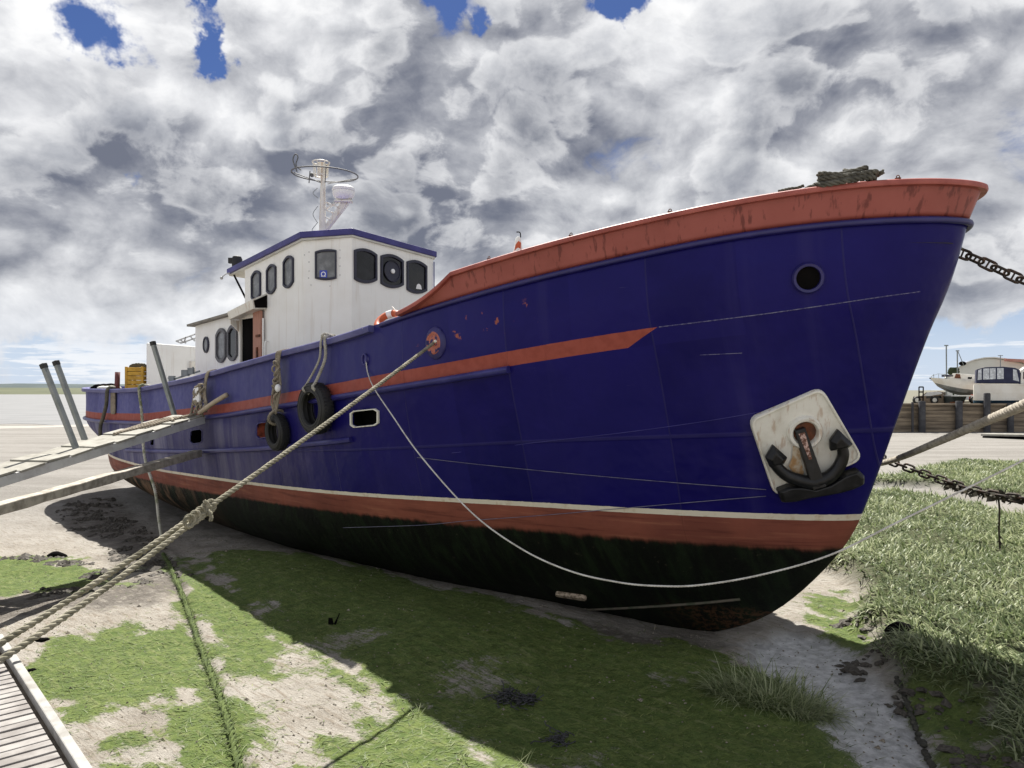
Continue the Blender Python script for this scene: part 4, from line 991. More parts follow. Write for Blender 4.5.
def stanchion(bx, by, tx, ty, near):
    d0 = V((bx-512)/FPX, 1, (HZ-by)/FPX); off = L0+ac*(-.05 if near else W+.05); nn = gu; o = V(0, 0, CH)
    tt = ((off-o).dot(nn))/d0.dot(nn); b = o+d0*tt; T = P(tx, ty, b.y-.02)
    s_ = MB().bar(b-(T-b).normalized()*.1, T, .075, .075, gd).build('stanchion', M_grey, GW, bevel=.006)
    MB().bar(T-(T-b).normalized()*.005, T+(T-b).normalized()*.075, .085, .085, gd).build('post_cap', M_black, s_, bevel=.006)
stanchion(77.5, 452, 44.5, 368, True); stanchion(86, 443, 57, 365, False); stanchion(175, 417, 153.5, 345, False)
mb = MB(); 
for k in range(3): mb.rope(spline([R0-gd*(.1+.3*k)+ac*.1+gu*.1, R0-gd*.5+ac*(.2+.1*k)+gu*.09, R0-gd*1.2+ac*(.3+.08*k)+gu*.09, R0-gd*1.8+ac*.4+gu*.085], 24), .03)
tag(mb.build('rope_lengths', M_ropeo, smooth='all'), 'lengths of tan rope laid along the top end of the gangway boards', 'rope')
S1, nS = cast(204, 452); S1 = S1+nS*.12; Ys = (CH-(PZ+.05))*FPX/(520-HZ)
S0 = P(-45, 521, Ys); d = (S1-S0).normalized()
mb = MB(); seg = 16; rng = random.Random(1); rings = []
up = V(0, 0, 1); y_ = up.cross(d).normalized(); u_ = d.cross(y_)
for i in range(seg+1):
    p = S0.lerp(S1, i/seg); w, h = .09+rng.uniform(-.006, .006), .07+rng.uniform(-.008, .008)
    rings.append([p+y_*(sx*w)+u_*(sy*h) for sx, sy in ((-1, -1), (1, -1), (1, 1), (-1, 1))])
mb.loft(rings); tag(mb.build('timber_spar', M_spar, bevel=.012), 'long weathered grey timber beam leaning on the hull below the gangway', 'beam')
# pontoon
A0, A1 = G(20, 663, PZ), G(90, 768, PZ); pe = (A1-A0).normalized(); pin = V(pe.y, -pe.x, 0); pin = pin if pin.x < 0 else -pin
E0 = A0-pe*.62; E1 = A1+pe*1.2; PW = 1.9
pt = empty('pontoon', E0.lerp(E1, .5)-z*(.6), 'grey decked pontoon with a white edge in the near left corner', 'pontoon')
mb = MB(); s = .10; Lp = (E1-E0).length; rng = random.Random(6)
while s < Lp:
    for j in range(2):
        b0 = E0+pe*(s+.034+j*.073); mb.bar(b0+pin*.07-z*(.012+rng.uniform(0, .004)), b0+pin*PW-z*.012, .064 if j == 0 else .056, .024, z)
    s += .152
mb.build('deck_planks', simple('grey_decking', (.30, .285, .27), (.185, .17, .16), .8, 7, .35, .7, bump=.5, bscale=40), pt, bevel=.004)
mb = MB(); mb.bar(E0+pin*.024-z*.0, E1+pin*.024, .046, .05, z); mb.bar(E0+pe*.03+pin*.07, E0+pe*.03+pin*PW, .055, .05, z); mb.build('white_edge', simple('worn_white_strip', (.32, .315, .30), (.21, .20, .18), .7, 9, .45, .7, bump=.3), pt, bevel=.006)
MB().box((E0+E1)/2+pin*PW/2-z*.33, ((E1-E0).length-.04, PW-.06, .56), (pe, pin, z)).build('float_hull', M_oldwood, pt)
mb = MB(); cl = E0+pe*.28+pin*.16+z*.02
mb.box(cl, (.22, .09, .03), (pe, pin, z))
for s in (-.06, .06): mb.lathe(cl+pe*s, z, [(.02, 0), (.02, .06)], 8)
mb.tube([cl-pe*.15+z*.075, cl-pe*.05+z*.065, cl+pe*.05+z*.065, cl+pe*.15+z*.075], .017, 8); mb.build('mooring_cleat', M_grey, pt, smooth=True)
# far landing stage under the gangway foot: the pontoon's other length
mb = MB(); q0 = E0-pe*1.6+pin*.9; q1 = q0-pe*11
pb = empty('landing_stage', (q0+q1)/2-z*.5, 'grey timber landing stage carrying the foot of the gangway', 'landing stage')
mb.box((q0+q1)/2-z*.06, ((q1-q0).length, 1.7, .1), (pe, pin, z)); mb.build('deck', M_oldwood, pb)
for s in np.linspace(.3, 10.7, 5):
    for w in (-.7, .7): MB().bar(q0-pe*s+pin*w-z*1.5, q0-pe*s+pin*w-z*.1, .14, .14).build('leg', M_oldwood, pb)
# ------------------------------------------------------------------ the mud
z = V(0, 0, 1)
def gp(pts, zz=.1): return [tuple(G(a, b, zz)[:2]) for a, b in pts]
GR1 = gp([(842, 562), (858, 585), (868, 612), (874, 640), (900, 660), (930, 676), (983, 694), (1003, 738), (1030, 760), (1500, 900), (2200, 620), (1700, 530), (1024, 514), (960, 499), (905, 491), (884, 488), (800, 500), (790, 540)], .25)
GR2 = gp([(800, 481), (881, 480), (940, 483), (1024, 497), (1600, 520), (1600, 470), (1060, 462), (1000, 459), (962, 457), (930, 464), (884, 475), (820, 476)], .2)
ALG = [gp(p) for p in (
    [(28, 660), (60, 640), (90, 630), (140, 618), (205, 612), (214, 660), (175, 690), (110, 707), (62, 724), (44, 690)],
    [(163, 562), (195, 568), (262, 612), (286, 642), (262, 668), (232, 672), (205, 610), (180, 585)],
    [(205, 668), (232, 672), (240, 700), (250, 768), (262, 800), (205, 800), (195, 730), (170, 735), (190, 700)],
    [(285, 775), (330, 738), (372, 715), (400, 690), (420, 696), (470, 725), (540, 790), (300, 810)],
    [(190, 552), (300, 555), (430, 585), (505, 600), (610, 632), (740, 640), (700, 662), (770, 660), (832, 705), (860, 735), (930, 780), (520, 800), (440, 716), (405, 690), (372, 690), (330, 665), (285, 640), (240, 600)],
    [(-80, 545), (60, 547), (100, 566), (135, 577), (60, 584), (-60, 590)],
    [(100, 738), (125, 724), (172, 722), (168, 736), (120, 747)],
    [(806, 590), (842, 588), (868, 620), (866, 646), (838, 636), (818, 612)],
    [(868, 690), (915, 672), (990, 700), (1040, 770), (1000, 800), (935, 790), (900, 720)],
    [(60, 768), (120, 756), (195, 748), (190, 775), (80, 800)])]
BARE = [gp(p) for p in (
    [(285, 640), (330, 632), (420, 632), (360, 650), (350, 690), (330, 668)], [(420, 668), (480, 660), (560, 668), (540, 684), (440, 705)], [(585, 672), (640, 668), (650, 680), (600, 682)],
    [(470, 650), (540, 652), (520, 664), (470, 664)], [(520, 750), (620, 748), (600, 775), (520, 775)], [(620, 720), (668, 716), (660, 735), (625, 735)])]
WET_DARK = [gp(p) for p in (
    [(60, 495), (110, 480), (165, 545), (185, 575), (120, 560), (100, 530), (60, 512)], [(-40, 590), (60, 586), (180, 560), (210, 580), (150, 600), (60, 605), (-40, 625)],
    [(560, 610), (660, 626), (760, 628), (700, 645), (620, 640)])]  # second and third outlines darken the mud by the gangway and forefoot
CREEK = gp([(735, 628), (800, 612), (850, 640), (905, 685), (930, 720), (965, 790), (900, 790), (850, 735), (832, 705), (770, 660), (738, 646)])
ROPEP = [tuple(G(a, b, .05)[:2]) for a, b in ((163, 547), (172, 570), (185, 600), (200, 640), (215, 680), (228, 720), (243, 775), (262, 840))]
BUR = [tuple(G(a, b, .02)[:2]) for a, b in ((897, 678), (908, 697), (922, 726), (945, 775), (960, 810))]
def un(x, y): return (x-F0.x)*EV.x+(y-F0.y)*EV.y, (x-F0.x)*NV.x+(y-F0.y)*NV.y
def masks(x, y):
    w1 = fbm(x*1.6, y*1.6, 3, 4)-.5; w2 = fbm(x*6, y*6, 9, 4)-.5; w3 = fbm(x*.6, y*.6, 21, 3)-.5
    u, n = un(x, y); st = fbm(u*.9+n*.4, n*5-u*.8, 44, 4)-.5
    a = np.zeros_like(x)
    for p in ALG: a = np.maximum(a, sstep(.38, -.30, poly_sd(x, y, p)+w1*.8+w2*.5+st*.9))
    for p in BARE: a = a*(1-.55*sstep(.05, -.4, poly_sd(x, y, p)+w1*.9+w2*.5))
    a = a*sstep(-.50, -.25, w3+st*.6+.12)
    wet = np.zeros_like(x)
    for p in WET_DARK: wet = np.maximum(wet, sstep(.25, -.25, poly_sd(x, y, p)+w1*.6+w2*.4))
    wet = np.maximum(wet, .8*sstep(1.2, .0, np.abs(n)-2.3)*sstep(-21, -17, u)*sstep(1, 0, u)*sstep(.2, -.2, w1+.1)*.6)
    cr = sstep(.18, -.18, poly_sd(x, y, CREEK)+w1*.5+w2*.35)
    a = a*(1-cr*.9)
    g1 = sstep(.25, -.35, poly_sd(x, y, GR1)+w1*.6); g2 = sstep(.3, -.3, poly_sd(x, y, GR2)+w1*.8)
    return a, wet, cr, np.maximum(g1, g2)
def ground(x, y, m=None):
    x = np.asarray(x, float); y = np.asarray(y, float); a, wet, cr, gr = m or masks(x, y)
    r = np.hypot(x, y); near = sstep(45, 16, r)
    u, n = un(x, y)
    h = near*(.16*(fbm(x*.33, y*.33, 5, 4)-.5)+.05*(fbm(x*1.7, y*1.7, 31, 4)-.5))
    rid = fbm(u*1.2+n*.8, n*6-u*2.0, 61, 4)-.5
    h += near*.028*rid*(1-cr*.5)+near*.022*(fbm(x*9, y*9, 71, 3)-.5)
    h += -.22*sstep(-5, -16, u)*sstep(30, 18, r)
    h += .20*np.exp(-((n-3.0)/1.1)**2)*sstep(-11, -7, u)*sstep(-.4, -2.2, u)
    h += -.10*np.exp(-(((u+.8)/1.3)**2+((n-.25)/.7)**2))
    h += .05*np.exp(-(((u-.1)/.5)**2+((n-1.2)/.5)**2))
    h += -.09*cr-.05*np.exp(-(line_d(x, y, BUR)/.12)**2)
    h += .20*gr*near+.1*gr
    h += near*a*(.012+.03*np.clip(fbm(x*14, y*14, 81, 3)-.4, 0, 1))
    h += -.05*np.exp(-((line_d(x+.05, y, ROPEP))/.09)**2)+.035*np.exp(-((line_d(x-.14, y, ROPEP))/.12)**2)
    return h
def axis(lo, hi, d, far0, far1, g=1.16):
    a = list(np.arange(lo, hi+d*.5, d)); s = d; v = hi
    while v < far1: s *= g; v += s; a.append(v)
    s = d; v = lo; pre = []
    while v > far0: s *= g; v -= s; pre.append(v)
    return np.array(pre[::-1]+a)
gx = axis(-12, 11, .055, -3500, 3500); gy = axis(3.2, 22, .055, -300, 5200)
X, Y = np.meshgrid(gx, gy); xf, yf = X.ravel(), Y.ravel()
mk = masks(xf, yf); zf = ground(xf, yf, mk)
nx, ny = len(gx), len(gy); ii = (np.arange(ny-1)[:, None]*nx+np.arange(nx-1)[None, :]).ravel()
fq = np.stack([ii, ii+1, ii+nx+1, ii+nx], 1)
def mud_material():
    m, t = newmat('mud_and_algae'); co = t.coord('Object'); a = t.attr('algae'); wet = t.attr('wet'); cr = t.attr('creek'); gr = t.attr('marsh')
    n1 = t.noise(co, 1.3, 6, .6); n2 = t.noise(co, 8, 6, .65); n3 = t.noise(co, 38, 5, .65)
    x, y, zz = t.sep(co)
    al = t.comb(t.math('ADD', t.math('MULTIPLY', x, 1.1), t.math('MULTIPLY', y, -1.2)), t.math('ADD', t.math('MULTIPLY', x, 6), t.math('MULTIPLY', y, 7)), 0)
    st = t.noise(al, 1.6, 6, .65, .5)
    mud = t.mix(t.step(n1, .35, .7), (.345, .322, .285), (.262, .236, .20))
    mud = t.mix(t.math('MULTIPLY', t.step(n2, .5, .72), .6), mud, (.40, .375, .335))
    mud = t.mix(t.math('MULTIPLY', t.step(st, .52, .62), .6), mud, (.20, .165, .125)); st2 = t.noise(t.scale(al, 3.1), 1.9, 6, .7, .8); mud = t.mix(t.math('MULTIPLY', t.step(st2, .54, .63), .55), mud, (.15, .125, .095)); mud = t.mix(t.math('MULTIPLY', t.step(st2, .42, .34), .45), mud, (.47, .44, .39))
    mud = t.mix(t.math('MULTIPLY', t.step(n3, .60, .70), .5), mud, (.17, .145, .11))
    mud = t.mix(cr, mud, t.mix(t.step(n2, .35, .65), (.60, .605, .61), (.33, .335, .335)))  # pale creek tone holds the sky reflection in its base colour
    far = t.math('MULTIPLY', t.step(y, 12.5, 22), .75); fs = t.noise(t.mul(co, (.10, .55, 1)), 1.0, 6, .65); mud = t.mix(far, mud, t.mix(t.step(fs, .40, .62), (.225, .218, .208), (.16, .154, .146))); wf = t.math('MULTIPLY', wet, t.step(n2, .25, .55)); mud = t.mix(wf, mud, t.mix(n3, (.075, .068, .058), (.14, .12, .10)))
    ga = t.mix(t.step(n2, .35, .68), (.080, .122, .030), (.138, .178, .050))
    ga = t.mix(t.math('MULTIPLY', t.step(st, .52, .68), .7), ga, (.195, .21, .092))
    ga = t.mix(t.math('MULTIPLY', t.step(n3, .55, .66), .55), ga, (.036, .055, .016))
    af = t.step(t.math('ADD', a, t.math('ADD', t.math('MULTIPLY', t.math('SUBTRACT', n2, .5), .9), t.math('ADD', t.math('MULTIPLY', t.math('SUBTRACT', n3, .5), .9), t.math('MULTIPLY', t.math('SUBTRACT', st, .5), 1.3)))), .26, .70)
    af = t.math('MULTIPLY', af, t.step(a, .02, .15))
    col = t.mix(af, mud, ga)
    col = t.mix(gr, col, t.mix(n2, (.04, .045, .02), (.075, .085, .035)))
    rough = t.math('SUBTRACT', .9, t.math('ADD', t.math('MULTIPLY', wf, .22), t.math('MULTIPLY', cr, .52)), clamp=True)
    b = t.bump(n2, .7, .04); b = t.bump(st, .8, .035, b); b = t.bump(st2, .8, .02, b); b = t.bump(n3, .9, .014, b); b = t.bump(t.noise(co, 120, 4, .7), .5, .004, b)
    t.out(col, rough, normal=b, spec=t.math('ADD', .22, t.math('MULTIPLY', cr, .4)))
    return m
GO = big_mesh('mud_flat', np.stack([xf, yf, zf], 1), fq, mud_material(), dict(algae=mk[0], wet=mk[1], creek=mk[2], marsh=mk[3])); GO['kind'] = 'structure'
def gz(x, y): return float(ground(np.array([x]), np.array([y]))[0])
def gsnap(p, dz=0.0): return V(p[0], p[1], gz(p[0], p[1])+dz)

# ------------------------------------------------------------------ blades
def blades(name, x, y, zb, ln, wd, lean, az, curl, mat, tone, segs=3, parent=None):
    n = len(x); K = segs+1; t = np.linspace(0, 1, K)
    dx, dy = np.cos(az), np.sin(az); sx, sy = -dy, dx
    r = ln[:, None]*t[None, :]; ang = lean[:, None]+curl[:, None]*t[None, :]        # angle from vertical grows along the blade
    hx = np.cumsum(np.concatenate([np.zeros((n, 1)), np.sin(ang[:, 1:])*ln[:, None]/segs], 1), 1); hz = np.cumsum(np.concatenate([np.zeros((n, 1)), np.cos(ang[:, 1:])*ln[:, None]/segs], 1), 1)
    wv = wd[:, None]*(1-t[None, :]**1.6)*.5+.0004
    c = np.stack([x[:, None]+dx[:, None]*hx, y[:, None]+dy[:, None]*hx, zb[:, None]+hz], 2); o = np.stack([sx[:, None]*wv, sy[:, None]*wv, 0*wv], 2)
    vs = np.stack([c-o, c+o], 2).reshape(-1, 3)
    base = (np.arange(n)*K*2)[:, None]+np.arange(segs)[None, :]*2
    f = np.stack([base, base+1, base+3, base+2], 2).reshape(-1, 4)
    return big_mesh(name, vs, f, mat, dict(tone=np.repeat(tone, K*2), tip=np.tile(np.repeat(t, 2), n)), smooth=True)
def blade_material(name, dark, mid, pale, rough=.5, trans=.35):
    m, t = newmat(name); a = t.attr('tone'); tip = t.attr('tip')
    c = t.mix(t.step(a, .0, .6), dark, mid); c = t.mix(t.step(a, .55, 1.0), c, pale)
    b = t.n('ShaderNodeBsdfPrincipled'); t.set(b, 'Base_Color', c); t.set(b, 'Roughness', rough); t.set(b, 'Specular_IOR_Level', .35)
    tr = t.n('ShaderNodeBsdfTranslucent', None, Color=c); mx = t.n('ShaderNodeMixShader', None, i0=trans, i1=b.outputs[0], i2=tr.outputs[0])
    o = t.n('ShaderNodeOutputMaterial'); t.t.links.new(mx.outputs[0], o.inputs[0]); return m
M_marsh = blade_material('marsh_grass_leaf', (.05, .078, .03), (.165, .21, .088), (.40, .435, .25))
M_algae = blade_material('green_algae', (.048, .078, .016), (.108, .15, .034), (.22, .25, .085), .6, .1)
def scatter(n, xr, yr, fn, y0=6.0, pw=1.4, seed=1):
    r = np.random.default_rng(seed); X, Yy = [], []; got = 0
    while got < n:
        y = r.uniform(yr[0], yr[1], 60000); x = r.uniform(xr[0], xr[1], 60000); k = r.random(60000) < np.clip((y0/np.maximum(y, 1))**pw, 0, 1)
        k &= (np.abs(x/np.maximum(y, .5)) < .82); x, y = x[k], y[k]
        k = r.random(len(x)) < fn(x, y); X.append(x[k]); Yy.append(y[k]); got += k.sum()
        if len(X) > 60: break
    return np.concatenate(X)[:n], np.concatenate(Yy)[:n], r
def marsh_f(x, y):
    w1 = fbm(x*1.6, y*1.6, 3, 4)-.5; d1 = poly_sd(x, y, GR1)+w1*.7; d2 = poly_sd(x, y, GR2)+w1*.8
    den = sstep(.36, .62, fbm(x*1.3, y*1.3, 91, 3)+.15)
    return np.maximum(sstep(.1, -.25, d1), sstep(.1, -.3, d2))*(.35+.65*den)
x, y, r = scatter(62000, (2.2, 22), (5.4, 32), marsh_f, 7.5, 1.15, 5); n = len(x); dist = np.hypot(x, y)
edge = sstep(0, -.8, poly_sd(x, y, GR1)); patch = fbm(x*.9, y*.9, 15, 3)
az = r.normal(2.5, 1.5, n)+2*(fbm(x*.7, y*.7, 17, 2)-.5)
tag(blades('marsh_grass', x, y, ground(x, y)-.02, r.uniform(.11, .25, n)*(.6+.6*patch)*np.where(r.random(n) < .12, 1.3, 1), r.uniform(.009, .018, n)*(1+dist/18), r.uniform(.15, 1.15, n), az, r.uniform(.3, 1.9, n), M_marsh, np.clip(r.normal(.6, .28, n)+.6*(patch-.5), 0, 1)), 'dense pale green cord grass covering the bank right of the bow', 'grass', kind='stuff')
# loose green strands lying on the mud
x, y, r = scatter(30000, (-9, 8), (4.6, 17), lambda x, y: .05+masks(x, y)[0]**1.3*.9, 7.0, 1.3, 8); n = len(x)
az = np.where(r.random(n) < .6, r.normal(.35, .5, n), r.uniform(0, 6.28, n))
tag(blades('green_algae', x, y, ground(x, y)+.001, r.uniform(.03, .10, n), r.uniform(.004, .010, n), r.uniform(1.25, 1.56, n), az, r.uniform(.0, .25, n), M_algae, np.clip(r.normal(.45, .25, n), 0, 1), 2), 'green algae strands lying over the mud', 'algae', kind='stuff')
# crumbs of mud and shell
x, y, r = scatter(5200, (-9, 8), (4.6, 17), lambda x, y: .15+.6*(1-masks(x, y)[0])*sstep(.4, .7, fbm(x*1.2, y*1.2, 55, 3)), 7.0, 1.3, 18); n = len(x)
s = r.uniform(.004, .017, n)*(1+(r.random(n) < .05)*1.2); zc = ground(x, y)+s*.3
tet = np.array([(1, 0, -.3), (-.5, .87, -.3), (-.5, -.87, -.3), (.1, 0, .7)]); a = r.uniform(0, 6.28, n)
vv = np.stack([x[:, None]+s[:, None]*(np.cos(a)[:, None]*tet[:, 0]-np.sin(a)[:, None]*tet[:, 1]), y[:, None]+s[:, None]*(np.sin(a)[:, None]*tet[:, 0]+np.cos(a)[:, None]*tet[:, 1]), zc[:, None]+s[:, None]*tet[:, 2]*.7], 2).reshape(-1, 3)
b4 = (np.arange(n)*4)[:, None, None]; ff = (b4+np.array([(0, 1, 3), (1, 2, 3), (2, 0, 3)])[None]).reshape(-1, 3)
tag(big_mesh('mud_crumbs', vv, ff, simple('crumb', (.30, .26, .2), (.10, .09, .07), .9, 60, .35, .65), smooth=False), 'crumbs of mud and broken shell scattered on the flat', 'mud crumbs', kind='stuff')
def clod_f(x, y):
    k = sstep(.15, -.3, poly_sd(x, y, WET_DARK[0]))*.9; k = np.maximum(k, sstep(.2, -.1, np.abs(poly_sd(x, y, ALG[5])+.05)-.18)*.5*sstep(0, 3, y-8)); return np.maximum(k, sstep(.3, .1, np.abs(poly_sd(x, y, GR1)-.15))*.5*(y < 9.5))*sstep(.42, .6, fbm(x*2.2, y*2.2, 58, 3))
x, y, r = scatter(1500, (-12, 8), (4.6, 21), clod_f, 12.0, 1.0, 28); n = len(x); s = r.uniform(.015, .06, n)*np.where(r.random(n) < .1, 1.7, 1); zc = ground(x, y)
oc = np.array([(1, 0, 0), (0, 1, 0), (-1, 0, 0), (0, -1, 0), (.15, .1, .75), (.6, .6, .35), (-.6, .5, .4), (-.5, -.65, .3), (.6, -.55, .4)]); a = r.uniform(0, 6.28, n); ja = r.uniform(.7, 1.3, (n, 9))
ox, oy = oc[:, 0][None]*ja*1.5, oc[:, 1][None]*ja
vv = np.stack([x[:, None]+s[:, None]*(np.cos(a)[:, None]*ox-np.sin(a)[:, None]*oy), y[:, None]+s[:, None]*(np.sin(a)[:, None]*ox+np.cos(a)[:, None]*oy), zc[:, None]+s[:, None]*oc[:, 2][None]*ja-s[:, None]*.1], 2).reshape(-1, 3)
ff = ((np.arange(n)*9)[:, None, None]+np.array([(0, 5, 4), (5, 1, 4), (1, 6, 4), (6, 2, 4), (2, 7, 4), (7, 3, 4), (3, 8, 4), (8, 0, 4), (0, 1, 5), (1, 2, 6), (2, 3, 7), (3, 0, 8)])[None]).reshape(-1, 3)
tag(big_mesh('mud_clods', vv, ff, simple('wet_clod', (.085, .075, .06), (.035, .03, .024), .8, 30, .35, .65, bump=.5), smooth=False), 'dark wet clods of mud by the stern and along the creek edge', 'mud clods', kind='stuff')
# single tuft in the shade by the bow
c = G(770, 694, .02); r = np.random.default_rng(21); n = 1500
ra = np.sqrt(r.random(n)); th = r.uniform(0, 6.28, n); x = c.x+.0+ra*np.cos(th)*.55; y = c.y+ra*np.sin(th)*.34-(ra*np.cos(th))*.14
az = th+r.normal(0, .9, n)
o = blades('grass_tuft', x-c.x, y-c.y, ground(x, y)-.02-gz(c.x, c.y), r.uniform(.14, .42, n), r.uniform(.008, .014, n), r.uniform(.1, 1.1, n), az, r.uniform(.4, 1.8, n), M_marsh, np.clip(r.normal(.78, .22, n), 0, 1), 4)
o.location = (c.x, c.y, gz(c.x, c.y)); tag(o, 'single tuft of cord grass on the shaded mud in front of the bow', 'grass tuft')
for k, (px, py, hh) in enumerate(((523, 766, .16), (416, 716, .12), (465, 765, .13))):
    c = G(px, py, .02); n = 7; th = r.uniform(0, 6.28, n)
    o = blades('grass_sprig', r.normal(0, .02, n), r.normal(0, .02, n), np.zeros(n), r.uniform(.7, 1.1, n)*hh, r.uniform(.006, .010, n), r.uniform(.1, .7, n), th, r.uniform(.0, .8, n), M_marsh, r.uniform(.6, 1, n), 3)
    o.location = gsnap(c); tag(o, ('pale grass sprig at the bottom edge beside the shadow line', 'small pale sprig just inside the hull shadow', 'thin grass sprig on the sunlit algae by the shadow corner')[k], 'grass sprig')
# weedy rope lying on the mud
pth = [gsnap(p, .025) for p in resample(spline([V(a, b, 0) for a, b in ROPEP], 80), .06)]
mb = MB().rope(pth, .034, lay=.25, step=.035); rng = random.Random(12)
for k in range(1500):
    q = rng.choice(pth); d = V(rng.gauss(0, 1), rng.gauss(0, 1), rng.uniform(-.2, .5)).normalized()*rng.uniform(.04, .12); s = d.cross(z).normalized()*.007
    mb.add([q-s, q+s, q+d+s*.3, q+d-s*.3], [(0, 1, 2, 3)])
tag(mb.build('weedy_rope', M_ropeg), 'rope overgrown with green weed running across the mud to the bottom edge', 'rope')
pth = [gsnap(p, .01) for p in resample(spline([V(a, b, 0) for a, b in BUR], 60), .04)]; mb = MB()
for k, q in enumerate(pth): mb.ball(q+V(rng.gauss(0, .008), 0, 0), rng.uniform(.018, .030), (1.2, 1.2, .8), 5)
tag(mb.build('buried_chain', simple('muddy_black', (.03, .03, .022), (.07, .065, .05), .8, 20, bump=.4), smooth='all'), 'dark half buried chain crossing the wet mud at bottom right', 'chain')
def weedheap(px, py, rad, n, label, seed):
    r_ = random.Random(seed); c = gsnap(G(px, py, .02)); mb = MB()
    for k in range(n):
        a0 = r_.uniform(0, 6.28); q = c+V(math.cos(a0), math.sin(a0)*.7, 0)*rad*math.sqrt(r_.random())+z*r_.uniform(.0, .05); pts = [q]; h = r_.uniform(0, 6.28)
        for j in range(5): h += r_.gauss(0, .9); q = q+V(math.cos(h), math.sin(h), r_.gauss(0, .35))*.035; pts.append(V(q.x, q.y, max(q.z, c.z+.004)))
        mb.tube(spline(pts, 10), .0055, 4)
    tag(mb.build('seaweed_heap', simple('grey_black_weed%d' % seed, (.05, .05, .055), (.015, .015, .015), .35, 30), smooth='all'), label, 'seaweed')
weedheap(515, 701, .20, 70, 'tangle of shiny black seaweed on the shaded mud, bottom centre', 31)
weedheap(558, 742, .10, 22, 'little scrap of dark seaweed below and right of the larger tangle', 32)
c = gsnap(G(332, 627, .05)); mb = MB()
mb.loft([[c+V(-.05, 0, -.05), c+V(.03, -.02, -.05), c+V(.03, .03, -.05)], [c+V(-.045, 0, .09), c+V(.01, -.01, .07), c+V(.0, .02, .08)]]); mb.loft([[c+V(.0, 0, -.03), c+V(.04, -.02, -.03), c+V(.03, .03, -.03)], [c+V(.09, 0, .15), c+V(.10, -.008, .14), c+V(.095, .01, .145)]])
tag(mb.build('broken_stake', M_dark), 'small black forked stake stub sticking out of the shaded mud', 'stake')
def stone(px, py, rr, label, seed):
    c = gsnap(G(px, py, .02)); b = MB().ball((0, 0, 0), 1, n=8); r_ = random.Random(seed); ph = [r_.uniform(0, 6) for _ in range(3)]
    vs = [c+V(v[0]*rr*1.5*(1+.25*math.sin(3*v[1]+ph[0])), v[1]*rr*(1+.2*math.sin(4*v[0]+ph[1])), v[2]*rr*.8*(1+.2*math.sin(3*v[0]+ph[2]))) for v in b.v]
    tag(MB().add(vs, b.f).build('mud_lump', M_dark, smooth='all'), label, 'lump')
stone(42, 642, .05, 'dark lump on the mud just beyond the pontoon corner', 1); stone(31, 673, .035, 'small dark lump against the white pontoon edge', 2); stone(57, 549, .11, 'dark pointed lump on the green patch at far left', 3)
stone(902, 652, .11, 'dark muddy lump at the creek edge under the grass bank', 4)

# ------------------------------------------------------------------ water and far shore
wm, t = newmat('shallow_water'); co = t.coord('Object')
n_ = t.noise(t.mul(co, (.12, .5, 1)), 1.0, 5, .6); t.out(t.mix(t.step(n_, .4, .62), (.21, .21, .207), (.15, .152, .152)), t.math('ADD', .28, t.math('MULTIPLY', n_, .2)), normal=t.bump(n_, .15, .05), spec=.5)
ed = [(-3000, 66)]+[(x_, 60+5*math.sin(x_*.13)+3*math.sin(x_*.41+1)) for x_ in range(-120, 20, 2)]+[(30, 120), (60, 300), (900, 2600), (900, 4800), (-3000, 4800)]
o = MB().add([(a, b, .02) for a, b in ed], [tuple(range(len(ed)))]).build('river_water', wm, org=(0, 0, 0)); o['kind'] = 'structure'
bank = [(x_, 55+4*math.sin(x_*.13)+2*math.sin(x_*.37+1)) for x_ in range(-120, 20, 2)]
mb = MB(); k = len(bank); mb.add([(a, b, .012) for a, b in bank]+[(a, b+1.5+1.2*math.sin(a*.3), .10) for a, b in bank]+[(a, b+5, .012) for a, b in bank], [(i, i+1, k+i+1, k+i) for i in range(k-1)]+[(k+i, k+i+1, 2*k+i+1, 2*k+i) for i in range(k-1)])
o = mb.build('sand_bar', simple('bright_sand', (.33, .31, .28), (.27, .25, .225), .9, .5), smooth=True, org=(0, 0, 0)); o['kind'] = 'structure'
fm, t = newmat('far_marsh'); co = t.coord('Object'); t.out(t.mix(t.noise(t.mul(co, (.03, .02, .5)), 1.0, 6, .7), (.028, .042, .018), (.13, .135, .07)), .95)
def shore(name, Y0, Y1, x0, x1, zz, mat, seed, n=160, fl=.35):
    xs = np.linspace(x0, x1, n); hgt = zz*(1-fl+2*fl*(fbm(xs*6/ (x1-x0)*8, xs*0, seed, 4)-.25)); mb = MB()
    mb.add([(a, Y0+6*math.sin(a*.02), -.5) for a in xs]+[(a, Y0+(Y1-Y0)*.12, h) for a, h in zip(xs, hgt)]+[(a, Y1, h*1.05) for a, h in zip(xs, hgt)]+[(a, Y1+40, -1) for a in xs], [(r_*n+i, r_*n+i+1, (r_+1)*n+i+1, (r_+1)*n+i) for r_ in range(3) for i in range(n-1)])
    o = mb.build(name, mat, smooth=True, org=(0, 0, 0)); o['kind'] = 'structure'
shore('far_shore', 500, 800, -900, 60, 4.6, fm, 3)
hm, t = newmat('far_woods'); co = t.coord('Object'); t.out(t.mix(t.noise(t.mul(co, (.01, .01, .1)), 1.0, 6, .7), (.035, .055, .055), (.08, .10, .105)), 1.0)
shore('distant_hills', 2000, 2600, -4200, 300, 22, hm, 8, 400, .45)
